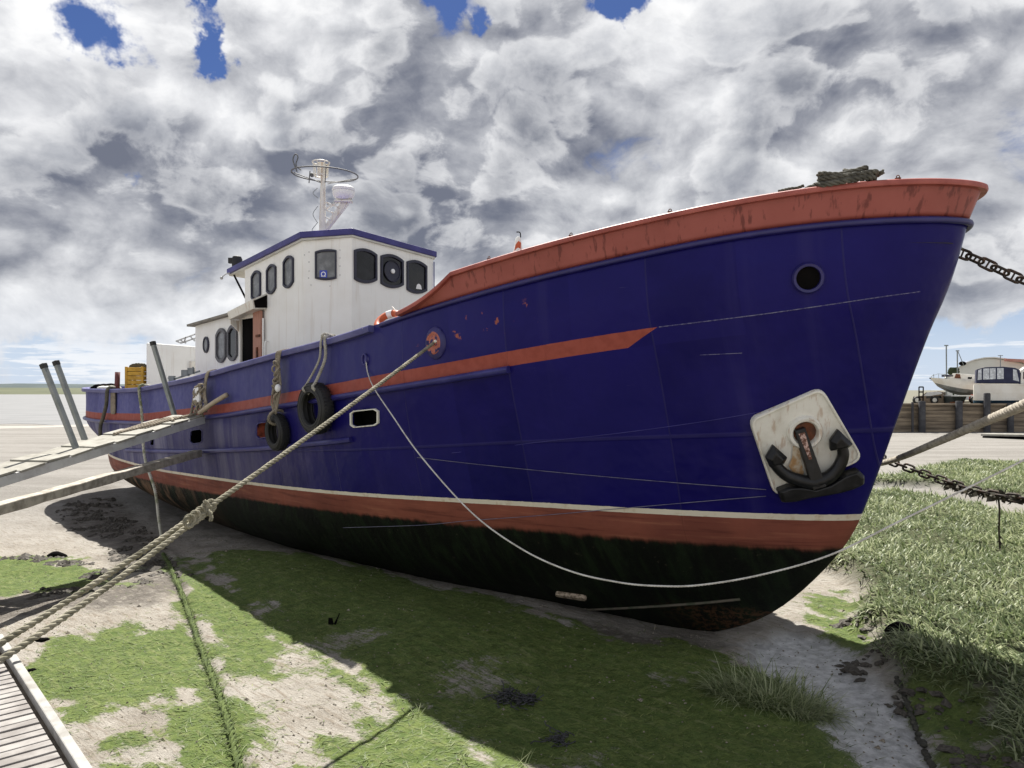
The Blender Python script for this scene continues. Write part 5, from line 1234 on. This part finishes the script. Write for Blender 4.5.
# ------------------------------------------------------------------ boatyard behind the bow
z = V(0, 0, 1); QY = 53.0; QT = 1.93
B = lambda px, py, Y=QY: P(px, py, Y)
o = MB().prism([V(20, QY+.2, QT), V(160, QY+.2, QT), V(3000, 2900, QT), V(420, 2900, QT)], V(0, 0, -2.4)).build('boatyard_ground', simple('yard_gravel', (.16, .15, .115), (.09, .095, .06), .95, .8)); o['kind'] = 'structure'
mq = simple('quay_planks', (.30, .24, .17), (.12, .095, .07), .9, .9, .35, .65, stretch=(.35, 1, 5), bump=.6, bscale=6, bdist=.05)
mb = MB(); zz = -.3; k = 0
while zz < QT-.05: mb.bar(V(20, QY+.08+.02*(k % 2), zz+.13), V(60, QY+.08+.02*(k % 2), zz+.13), .12, .25); zz += .262; k += 1
mb.bar(V(20, QY, QT+.03), V(60, QY, QT+.03), .35, .10)
tag(mb.build('quay_wall', mq, bevel=.015), 'weathered plank quay wall across the mud behind the bow', 'wall')
mp = simple('tarred_pile', (.035, .035, .04), (.07, .07, .075), .8, 3, bump=.4, bscale=10)
for px, top, w, lab in ((912.5, 402, .16, 'thin dark pile at the left end of the quay wall'), (922, 401, .46, 'leftmost thick black pile on the quay wall'), (959, 401, .46, 'black pile in the middle of the quay wall below the sailing yacht'), (987, 393, .44, 'tallest black pile under the motor cruiser bow'), (1010.5, 403, .42, 'rightmost black pile, partly behind the thick rope')):
    b = B(px, 433, QY-.3); tp = B(px, top, QY-.3); mb = MB().tube([V(b.x, b.y, -.6), V(b.x, b.y, tp.z-.06), tp], [w/2, w/2, w*.42], 14)
    tag(mb.build('quay_pile', mp, smooth=True), lab, 'pile', 'piles along the quay wall')
fl = empty('float_stage', B(1006, 437, 47), 'low grey floating stage moored at the foot of the quay wall', 'pontoon')
MB().bar(B(985, 434.5, 47), B(1060, 435.5, 44), 1.5, .12).build('deck', M_board, fl)
MB().bar(B(986, 438.5, 47), B(1060, 440.5, 44), 1.2, .34).build('floats', M_dark, fl)
mb = MB(); 
for px in (1005, 1013, 1024): mb.lathe(B(px, 437.5, 46.2), z, [(.2, -.2), (.24, 0), (.2, .2), (0, .25)], 10)
mb.build('cleats', M_greyp, fl, smooth=True)
M_gel = simple('white_gelcoat', (.74, .72, .66), (.66, .62, .54), .3, .7)
M_bluea = simple('blue_antifoul', (.035, .11, .20), (.03, .07, .13), .7, 2)
M_greya = simple('grey_antifoul', (.24, .25, .24), (.15, .16, .15), .7, 2)
M_canvas = simple('navy_canvas', (.015, .018, .05), (.025, .03, .07), .8, 3)
M_clear = glassmat('clear_vinyl', (.42, .44, .46), .12)
def hull_loft(c, ax, L, beam, zk, zs, sheer=.25, fin=8, bluff=1.0):
    """small hull: ax points to the bow, returns rings from transom to stem"""
    sd = V(-ax.y, ax.x, 0); rings = []
    for i in range(13):
        t = i/12; w = beam/2*(1-max(0, (t-.35)/.65)**2.2*bluff)**.8*(.82+.18*min(1, t*4)); w = max(w, .03); f = max(0, (t-.55)/.45)
        zt = zs+sheer*t*t; zkk = zk+(zs-zk)*.75*f**2.2; p = c+ax*(L*(t-.5)+.35*L*.06*f); r_ = []
        for s, h in ((-1, 1), (-.97, .7), (-.88, .4), (-.6, .14), (-.02, 0), (.02, 0), (.6, .14), (.88, .4), (.97, .7), (1, 1)):
            r_.append(V(p.x, p.y, zkk+(zt-zkk)*h)+sd*(s*w)+ax*(f*.10*L*h))
        rings.append(r_)
    return rings
def split_hull(mb, rings, names, mats, parent):
    lo = MB(); hi = MB()
    for i in range(len(rings)-1):
        for k in range(9):
            (lo if 1 < k < 7 else hi).add([rings[i][k], rings[i][k+1], rings[i+1][k+1], rings[i+1][k]], [(0, 1, 2, 3)])
    for end in (0, -1): hi.add(rings[end], [tuple(range(10))])
    hi.add([r[0] for r in rings]+[r[-1] for r in rings], [(i, i+1, 13+i+1, 13+i) for i in range(12)])
    for b, n_, m_ in ((hi, names[0], mats[0]), (lo, names[1], mats[1])): b.build(n_, m_, parent, smooth=True)
# sailing yacht ashore
Yy = 58.0; ax = V(-.985, -.17, 0).normalized(); c = B(975, 390, Yy); c.z = 0
yt = empty('sailing_yacht', V(c.x, c.y, QT), 'white sailing yacht propped ashore behind the quay, bow to the left', 'yacht')
rg = hull_loft(c, ax, 6.4, 2.3, B(0, 396, Yy).z, B(0, 383, Yy).z, .42)
split_hull(MB(), rg, ('topsides', 'bottom'), (M_gel, M_greya), yt)
MB().tube([r[0]+V(0, -.03, -.06) for r in rg], .05, 6).build('rubbing_band', M_gland, yt, smooth=True)
Q = lambda px, py, Y=Yy: P(px, py, Y)
cb = MB().prism([Q(947, 383.5), Q(950, 377), Q(953, 373.2), Q(978, 375), Q(1000, 376), Q(1000, 384)], V(.75, 1.3, 0)).build('coach_roof', M_gel, yt, bevel=.05)
MB().prism([Q(954.5, 378.2, Yy-.02), Q(956, 373.8, Yy-.02), Q(960, 374.2, Yy-.02), Q(961, 378.5, Yy-.02)], V(0, .04, 0)).build('wooden_hatch', M_rust, cb)
mb = MB(); mb.prism([Q(968, 377, Yy-.02), Q(972, 377, Yy-.02), Q(972, 379, Yy-.02), Q(968, 379, Yy-.02)], V(0, .03, 0)); mb.build('window', M_glass, cb)
mb = MB()
for px in (934, 939, 945): mb.tube([Q(px, 381), Q(px-.4, 374)], .018, 5)
mb.tube([Q(932, 376), Q(938, 373.8), Q(946, 374.5), Q(953, 375.5)], .018, 5); mb.tube(spline([Q(931, 381), Q(931.5, 376.5), Q(934, 375)], 8), .018, 5); mb.build('guard_rail', M_grey, yt)
mb = MB().prism([Q(946, 374.6), Q(953, 374.6), Q(953, 376.5), Q(946, 376.8)], V(0, .6, 0)); mb.build('hatch_cover', M_gland, yt)
mb = MB()
for px, dx in ((945, 0), (961, 1.4), (975, -1)): mb.tube([Q(px, 392), Q(px+dx, 405)], .06, 6)
mb.build('shores', M_wood, yt)
def mast(px, top, bot, Y, label):
    mb = MB().tube([P(px, bot, Y), P(px-.4, top, Y)], .055, 8); mb.box(P(px-.4, top, Y), (.35, .05, .10)); mb.tube([P(px-3, (top*.6+bot*.4), Y), P(px+3, (top*.6+bot*.4), Y)], .02, 5) if False else None
    tag(mb.build('bare_mast', M_grey, smooth=True), label, 'mast')
mast(946.7, 345.5, 405, 66, 'taller thin bare mast above the yacht bow'); 
mb = MB().tube([P(957.7, 405, 68), P(957.3, 350.5, 68)], .055, 8); mb.tube([P(958, 351.5, 68), P(964, 366, 68)], .035, 6); mb.box(P(957.5, 350.8, 68), (.3, .05, .1))
tag(mb.build('bare_mast', M_grey, smooth=True), 'shorter bare mast with a slanting spar behind the yacht cabin', 'mast')
mb = MB(); rng = random.Random(77)
for k in range(26): mb.ball(P(953.5+rng.uniform(-3, 3), 370.3+rng.uniform(-1.2, 2.5), 70), .25, (1.2, 1, .8), 5)
for k in range(260):
    q = P(953.5+rng.uniform(-4, 4), 370.5+rng.uniform(-2, 3), 69.7); mb.add([q, q+V(.12, .02, .05), q+V(.06, 0, .14)], [(0, 1, 2)])
mb.tube([P(953.5, 372, 70), P(953.5, 405, 70)], .08, 6)
tag(mb.build('shrub', simple('dark_leaf', (.03, .045, .02), (.05, .07, .03), .9, 4)), 'small dark bush showing over the yacht foredeck', 'shrub')
# motor cruiser
Yc = 55.0; Q = lambda px, py, Y=Yc: P(px, py, Y)
mc = empty('motor_cruiser', V(Q(1000, 0).x, Yc, QT), 'white motor cruiser with navy canvas cockpit cover and blue bottom, ashore', 'motor boat')
c = Q(1011.5, 390); c.z = 0; ax = V(-1, -.06, 0).normalized(); zs, zk = Q(0, 384.5).z, Q(0, 406).z
rings = []
for t_, w in ((-.5, 1.35), (-.3, 1.45), (0, 1.5), (.25, 1.45), (.4, 1.38), (.48, 1.30), (.5, 1.22)):
    p = c+ax*(7.4*t_); rings.append([V(p.x+(s+1)*w*.6, p.y+s*w, zk+(zs-zk)*h) for s, h in ((-1, 1), (-.99, .62), (-.95, .27), (-.5, .06), (-.02, 0), (.02, 0), (.5, .06), (.95, .27), (.99, .62), (1, 1))])
lo, hi = MB(), MB()
for i in range(len(rings)-1):
    for k in range(9): (lo if 1 < k < 7 else hi).add([rings[i][k], rings[i][k+1], rings[i+1][k+1], rings[i+1][k]], [(0, 1, 2, 3)])
hi.add([rings[-1][k] for k in (0, 1, 2, 7, 8, 9)], [(0, 1, 2, 3, 4, 5)]); lo.add([rings[-1][k] for k in (2, 3, 4, 5, 6, 7)], [(0, 1, 2, 3, 4, 5)])
hi.add([r[0] for r in rings]+[r[-1] for r in rings], [(i, i+1, 7+i+1, 7+i) for i in range(6)])
hi.build('topsides', M_gel, mc, smooth=True); lo.build('bottom', M_bluea, mc, smooth=True)
MB().bar(V(Q(974, 0).x, Yc-1.50, Q(0, 384.8).z), V(Q(1060, 0).x, Yc-1.52, Q(0, 384.8).z), .1, .10).build('gunwale', M_gel, mc, bevel=.02)
f0 = Yc-1.35; R = lambda px, py: P(px, py, f0)
fr_ = [R(976, 383), R(976.5, 369.5), R(985, 367.2), R(1003, 366.6), R(1015, 367.8), R(1020, 370), R(1020.5, 383.5)]
cv = MB().prism(fr_, V(1.45, 2.5, 0)).build('canvas_cover', M_canvas, mc, bevel=.03)
for qd in (((977.5, 380), (978, 370.2), (981.5, 369), (981.5, 379.6)), ((983, 379.6), (983, 368.6), (995.5, 368), (995.5, 379)), ((997, 379), (997, 368), (1003.5, 368), (1003.5, 379)), ((1013, 380), (1013, 369.2), (1016.5, 370), (1019, 381.5))):
    MB().prism([R(a, b)-V(0, .015, 0) for a, b in qd], V(0, .012, 0)).build('clear_panel', M_clear, cv)
MB().prism([R(989, 379-.3)-V(0, .02, 0), R(989, 368.3)-V(0, .02, 0), R(989.5, 368.3)-V(0, .02, 0), R(989.5, 378.7)-V(0, .02, 0)], V(0, .004, 0)).build('zip', M_canvas, cv)
w_ = MB().prism([R(1020.5, 384), R(1021, 370), R(1026, 366), R(1075, 368), R(1075, 384)], V(1.4, 2.4, 0)).build('cabin', M_gel, mc, bevel=.05)
MB().prism([R(1023.2, 379)-V(0, .02, 0), R(1023.2, 372)-V(0, .02, 0), R(1040, 372)-V(0, .02, 0), R(1040, 379)-V(0, .02, 0)], V(0, .015, 0)).build('window', M_glass, w_)
mb = MB()
for px in (990, 1003, 1015, 1040): mb.bar(R(px, 402)+V(0, .8, 0), R(px, 406)+V(0, .8, 0), .5, .4, V(1, 0, 0))
mb.build('chocks', M_wood, mc)
mb = MB().tube([R(1009.5, 366.5)+V(0, 1, 0), R(1009.5, 354.5)+V(0, 1, 0)], .03, 6); mb.box(R(1009.5, 355)+V(0, 1, 0), (.35, .06, .05)); mb.build('aerial', M_grey, mc)
# shed with a curved roof
Ysh = 82.0; S = lambda px, py, Y=Ysh: P(px, py, Y)
sh = empty('boat_shed', V(S(1000, 0).x, Ysh, QT), 'large white boat shed with a curved roof patched in rust red', 'shed')
arc = [(945, 378), (951, 373), (958, 368), (966, 363.5), (974, 360.7), (983, 359), (993, 358.6), (1003, 359.8), (1020, 363), (1040, 370), (1055, 378)]
poly = [S(945, 402)]+[S(a, b) for a, b in arc]+[S(1055, 402)]
MB().prism(poly, V(0, .2, 0)).build('gable_wall', simple('shed_white', (.68, .67, .63), (.6, .58, .53), .6, .3), sh)
mb = MB(); A = [S(a, b)+V(0, -.25, .06) for a, b in arc]; n_ = len(A); d = V(9, 14, 0); mb.add(A+[p+d for p in A]+[p+V(0, 0, .12) for p in A]+[p+d+V(0, 0, .12) for p in A], [(i, i+1, n_+i+1, n_+i) for i in range(n_-1)]+[(2*n_+i, 2*n_+i+1, 3*n_+i+1, 3*n_+i) for i in range(n_-1)]+[(i, i+1, 2*n_+i+1, 2*n_+i) for i in range(n_-1)])
mb.build('roof', simple('patched_roof', (.70, .68, .64), (.42, .13, .10), .7, .25, .52, .58), sh)
MB().prism([S(1000, 361.5)+V(0, -1.0, 0), S(1000, 358.9)+V(0, -1.0, 0), S(1100, 363)+V(0, -1, 0), S(1100, 368)+V(0, -1, 0)], V(0, .3, 0)).build('red_roof_panel', simple('faded_red_roof', (.42, .15, .12), (.5, .3, .25), .7, .5), sh)
mb = MB(); mb.ball(S(962.5, 363.5, 81.5), .35, (1.2, .6, .7), 6); mb.build('roof_vent', M_dark, sh, smooth=True)
# parked vehicles
def wheel(c, r_, par, w=.2):
    o = MB().lathe(c, (0, 1, 0), [(r_*.62, -w/2), (r_*.95, -w/2), (r_, -w*.3), (r_, w*.3), (r_*.95, w/2), (r_*.62, w/2)], 20, closed=True).build('wheel', M_black, par, smooth=True)
    MB().lathe(c-V(0, w*.42, 0), (0, 1, 0), [(r_*.60, 0), (r_*.46, -.03), (r_*.2, -.02), (0, -.04)], 16).build('rim', M_gel, o, smooth=True)
Yv = 57.0; Q = lambda px, py, Y=Yv: P(px, py, Y); gzq = QT
vn = empty('pickup_truck', V(Q(930, 0).x, Yv, QT), 'silver and brown pickup truck parked behind the quay wall', 'pickup')
side = [Q(913, 403.5), Q(913, 396.5), Q(919, 396), Q(922, 395.5), Q(926, 392.2), Q(937, 391.2), Q(942, 392), Q(943.5, 396), Q(944, 403.5)]
MB().prism([p for p in side], V(1.2, 1.7, 0)).build('body', simple('brown_paint', (.17, .12, .08), (.22, .17, .12), .35, 2), vn, bevel=.04)
MB().prism([q-V(0, .02, 0) for q in (Q(923, 396), Q(927, 392.4), Q(936.5, 391.5), Q(941.5, 392.3), Q(942, 394), Q(930, 396))], V(1.2, 1.74, 0)).build('silver_canopy', simple('silver_sheet', (.62, .62, .62), (.5, .5, .5), .35, 2), vn, bevel=.02)
for q_ in (((926, 398.3), (926.5, 396.2), (932.5, 396), (932.5, 398.2)), ((934, 398.2), (934, 396), (940.5, 395.6), (941.5, 398))): MB().prism([Q(a, b)-V(0, .03, 0) for a, b in q_], V(0, .02, 0)).build('window', M_glass, vn)
wheel(V(Q(934, 0).x, Yv-.02, QT+.29), .29, vn); wheel(V(Q(916.5, 0).x, Yv-.02, QT+.29), .29, vn)
tr = empty('red_trailer', V(Q(968, 0).x, Yv-1, QT), 'small red trailer with a white wheel hub standing under the yacht stern', 'trailer')
Q2 = lambda px, py: P(px, py, Yv-1)
MB().prism([Q2(968.5, 401), Q2(969, 396.5), Q2(971, 394.5), Q2(976, 396), Q2(978, 400), Q2(978, 402)], V(.9, 1.2, 0)).build('body', simple('red_paint', (.42, .06, .035), (.32, .06, .04), .5, 2), tr, bevel=.03)
MB().bar(Q2(950, 402.5), Q2(970, 402), .1, .1).build('drawbar', M_rust, tr)
wheel(V(Q2(973.3, 0).x, Yv-1.05, QT+.31), .31, tr)
db = empty('dark_hopper', V(Q2(958, 0).x, Yv-.5, QT), 'dark grey open skip between the pickup and the red trailer', 'skip')
MB().loft([[Q2(954, 404)+V(0, .3, 0), Q2(966, 404)+V(0, .3, 0), Q2(966, 404)+V(0, 1.5, 0), Q2(954, 404)+V(0, 1.5, 0)], [Q2(952.5, 396)+V(0, .1, 0), Q2(968, 396)+V(0, .1, 0), Q2(968, 396)+V(0, 1.7, 0), Q2(952.5, 396)+V(0, 1.7, 0)]]).build('bin', simple('dark_grey_steel', (.06, .07, .065), (.09, .1, .09), .6, 2), db, bevel=.03)
MB().bar(Q2(952, 395.8), Q2(968.5, 395.8), 1.9, .08).build('rim', M_greyp, db)
tag(MB().prism([Q(945.5, 401), Q(946.5, 396.8), Q(950, 396), Q(951.5, 398.5), Q(950.5, 401), Q(948, 403)], V(0, .5, 0)).build('white_drum', M_gel, bevel=.06), 'white plastic drum lying beside the pickup', 'drum')
mb = MB()
for a, b in (((919, 404), (919, 387)), ((923, 404), (923.3, 387)), ((919, 387), (923.3, 387)), ((919, 392), (923.2, 392)), ((919, 397), (923.2, 397))): mb.tube([Q2(*a), Q2(*b)], .05, 6)
tag(mb.build('ladder_frame', M_dark), 'dark ladder frame standing on the quay edge', 'ladder')

# ------------------------------------------------------------------ sky, sun, camera
SUN = Vector((-.08, .66, 1.0)).normalized()
w = bpy.data.worlds.new('World'); scene.world = w; w.use_nodes = True; t = NT(w.node_tree)
el = math.asin(SUN.z); rot = math.atan2(SUN.x, SUN.y)
sky = t.n('ShaderNodeTexSky', dict(sky_type='NISHITA', sun_disc=False, sun_elevation=el, sun_rotation=rot, air_density=1.0, dust_density=.3, ozone_density=4.0))
d = t.vmath('NORMALIZE', t.coord('Generated')); dx, dy, dz = t.sep(d)
zc = t.math('MAXIMUM', dz, 0.0)
def plane(lift, k, off=(0, 0, 0)):
    s = t.math('DIVIDE', k, t.math('ADD', zc, lift)); return t.vmath('ADD', t.scale(d, s), off)
wq = t.noise(d, 13.0, 5, .65, 0, True); dw = t.vmath('ADD', d, t.scale(t.vmath('SUBTRACT', wq, (.5, .5, .5)), .11)); dw = t.vmath('NORMALIZE', dw)
def blob(px, py, wdt, amp):
    v = Vector(((px-512)/FPX, 1, (HZ-py)/FPX)).normalized(); a = t.vmath('DOT_PRODUCT', dw, tuple(v), 1)
    e = t.math('EXPONENT', t.math('MULTIPLY', t.math('SUBTRACT', a, 1.0), 2*(FPX/wdt)**2)); return t.math('MULTIPLY', e, amp)
def total(L):
    s = None
    for b in L:
        v = blob(*b); s = v if s is None else t.math('ADD', s, v)
    return s
def puffs(p, sc, rough):                                       # billowed noise: rounded tops, creased bottoms
    nd = t.n('ShaderNodeTexNoise', dict(noise_type='FBM'), Vector=p, Scale=sc, Detail=8, Roughness=rough, Lacunarity=2.1); return nd.outputs[0]
def clouds(shift):
    p = t.vmath('ADD', t.vmath('MULTIPLY', d, (1.0, 1.0, 1.45)), shift)
    wv = t.noise(p, 5.0, 3, .55, 0, True); p = t.vmath('ADD', p, t.scale(t.vmath('SUBTRACT', wv, (.5, .5, .5)), .12))
    a = t.noise(p, 3.0, 2, .5); b = puffs(p, 7.5, .58)
    v = t.n('ShaderNodeTexVoronoi', dict(feature='F1'), Vector=p, Scale=6.5).outputs['Distance']; v2 = t.n('ShaderNodeTexVoronoi', dict(feature='F1'), Vector=p, Scale=17.0).outputs['Distance']
    pf = t.math('ADD', t.math('MULTIPLY', t.math('SUBTRACT', .45, v), .34), t.math('MULTIPLY', t.math('SUBTRACT', .45, v2), .22))
    return p, t.math('ADD', t.math('MULTIPLY', a, .75), t.math('ADD', t.math('MULTIPLY', b, .75), pf))
SH = (5.3, 2.9, 1.1)
p0, D0 = clouds(SH); _, D1 = clouds((SH[0]-.008, SH[1]+.0, SH[2]+.034))
DENS = total([(98, 46, 30, -.52), (210, 48, 18, -.52), (203, 2, 11, -.42), (448, -4, 22, -.52), (622, 2, 26, -.62), (485, 20, 14, -.4), (130, 180, 14, -.28), (480, 230, 70, .22), (600, 225, 50, .22), (760, 270, 80, .2), (850, 250, 70, .15), (330, 300, 60, .15), (450, 160, 50, .2), (60, 250, 60, .2), (640, 290, 60, .15), (40, 366, 30, -.40), (130, 378, 50, -.42), (1010, 340, 26, -.32), (935, 360, 40, -.45), (30, 290, 60, .25), (990, 280, 40, .25), (130, 320, 50, .15), (740, 20, 20, -.2), (900, 420, 60, -.3),
              (370, 120, 130, .22), (770, 120, 170, .22), (150, 240, 150, .18), (540, 70, 50, .15), (300, 40, 50, .15), (20, 120, 80, .15), (960, 60, 100, .15), (960, 240, 60, .2)])
DARK = total([(390, 120, 105, .50), (560, 120, 55, .42), (120, 150, 60, .28), (230, 200, 60, .28), (140, 285, 50, .30), (210, 240, 60, .25), (330, 250, 80, .32), (480, 230, 80, .36), (770, 130, 80, .32), (900, 110, 70, .28), (960, 250, 60, .40), (600, 225, 60, .28), (15, 200, 40, .25), (860, 60, 60, .15),
              (300, 32, 40, -.45), (100, 22, 50, -.35), (30, 60, 50, -.25), (190, 110, 35, -.40), (640, 60, 45, -.35), (700, 110, 40, -.25), (330, 100, 25, -.2), (560, 200, 35, -.30), (325, 220, 26, -.25), (70, 320, 60, -.40), (200, 325, 50, -.45), (840, 170, 50, -.25), (985, 30, 60, -.15), (1000, 300, 50, -.25), (240, 140, 30, -.3), (680, 20, 50, -.3), (60, 265, 30, -.2), (260, 290, 40, -.15)])
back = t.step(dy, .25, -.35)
dens = t.math('ADD', t.math('SUBTRACT', t.math('ADD', D0, DENS), t.math('MULTIPLY', back, -.02)), .17)
cover = t.step(dens, .66, .86)
fine = puffs(p0, 20.0, .6)
lit = t.math('MULTIPLY', t.math('SUBTRACT', D0, D1), 2.0)
body = t.noise(p0, 4.2, 7, .52)
base = t.math('ADD', t.math('ADD', .45, t.math('MULTIPLY', DARK, .92)), t.math('MULTIPLY', t.math('SUBTRACT', body, .5), 1.7))
shade = t.math('SUBTRACT', t.math('ADD', base, t.math('MULTIPLY', t.math('SUBTRACT', fine, .5), .55)), lit)
s1 = t.math('MULTIPLY', t.lin(shade, -.15, 1.25), 1.0); s1 = t.mix(.5, s1, t.step(shade, -.25, 1.25))
cloud = t.mix(s1, (.97, .975, .985), (.175, .19, .24))
cloud = t.mix(t.math('MULTIPLY', t.step(shade, .10, -.35), .8), cloud, (1.08, 1.075, 1.06))
q2 = t.math('ADD', t.math('ADD', D0, t.math('MULTIPLY', DARK, .22)), t.math('MULTIPLY', t.math('SUBTRACT', fine, .5), .10))
m2_ = t.step(q2, .71, .80); core = t.math('ADD', t.step(q2, .72, .92), t.math('MULTIPLY', lit, -1.0), clamp=True)
core = t.math('ADD', core, t.math('MULTIPLY', t.math('SUBTRACT', body, .5), .8), clamp=True)
front = t.mix(core, (1.02, 1.02, 1.02), t.mix(t.step(DARK, .05, .45), (.42, .44, .485), (.20, .215, .255)))
cloud = t.mix(t.math("MULTIPLY", m2_, .58), cloud, front); cloud = t.mix(back, cloud, t.mix(1.0, cloud, (1.38, 1.39, 1.40), 'MULTIPLY')); cloud = t.mix(t.step(dz, .50, .80, 0.0, 1.0), cloud, t.mix(1.0, cloud, (.50, .50, .51), 'MULTIPLY')); hz = t.step(dz, .14, .0); cloud = t.mix(t.math('MULTIPLY', hz, .55), cloud, (.74, .80, .90))  # unseen clouds: brightened behind to lift shaded walls, darkened overhead to deepen ground shade
low = t.noise(plane(.05, .26), 3.6, 7, .6)
lowc = t.math('MULTIPLY', t.step(t.math('ADD', low, total([(60, 352, 30, .10), (150, 362, 26, .14), (110, 366, 30, .10), (250, 350, 60, .1)])), .56, .66), t.step(dz, .13, .02))
blue = t.mix(t.step(dz, .02, .25), (.62, .68, .86), (.46, .54, .80))
skc = t.mix(1.0, sky.outputs[0], blue, 'MULTIPLY'); skc = t.mix(t.step(dz, .22, .0, 0.0, .75), skc, (8.6, 9.9, 12.0))
CS = .50
bg = t.n('ShaderNodeBackground', None, Color=skc, Strength=.042)
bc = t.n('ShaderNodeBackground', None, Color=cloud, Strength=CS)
bl = t.n('ShaderNodeBackground', None, Color=(.95, .97, 1.0), Strength=CS)
m1 = t.n('ShaderNodeMixShader', None, i0=t.math('MULTIPLY', lowc, .85), i1=bg.outputs[0], i2=bl.outputs[0])
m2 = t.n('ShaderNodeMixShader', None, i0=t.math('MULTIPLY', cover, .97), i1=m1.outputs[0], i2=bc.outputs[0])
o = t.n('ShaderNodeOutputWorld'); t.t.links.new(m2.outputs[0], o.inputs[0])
w.cycles.sampling_method = 'MANUAL'; w.cycles.sample_map_resolution = 512
ld = bpy.data.lights.new('sun', 'SUN'); ld.energy = 5.0; ld.angle = math.radians(.53); ld.color = (1, .955, .88)
lo_ = bpy.data.objects.new('sun', ld); COL.objects.link(lo_); lo_.rotation_euler = (-SUN).to_track_quat('-Z', 'Y').to_euler(); lo_.location = SUN*60
cd = bpy.data.cameras.new('camera'); cam = bpy.data.objects.new('camera', cd); COL.objects.link(cam); scene.camera = cam
cd.sensor_width = 36; cd.lens = FPX/1024*36; cd.shift_y = (HZ-384)/1024; cd.clip_start = .05; cd.clip_end = 12000
cam.location = (0, 0, CH); cam.rotation_euler = (math.radians(90), 0, 0)
vs = scene.view_settings; vs.view_transform = 'Standard'; vs.look = 'None'; vs.gamma = 1; vs.exposure = 1.0; vs.use_curve_mapping = False
scene.display_settings.display_device = 'sRGB'
scene.cycles.max_bounces = 6; scene.cycles.diffuse_bounces = 3
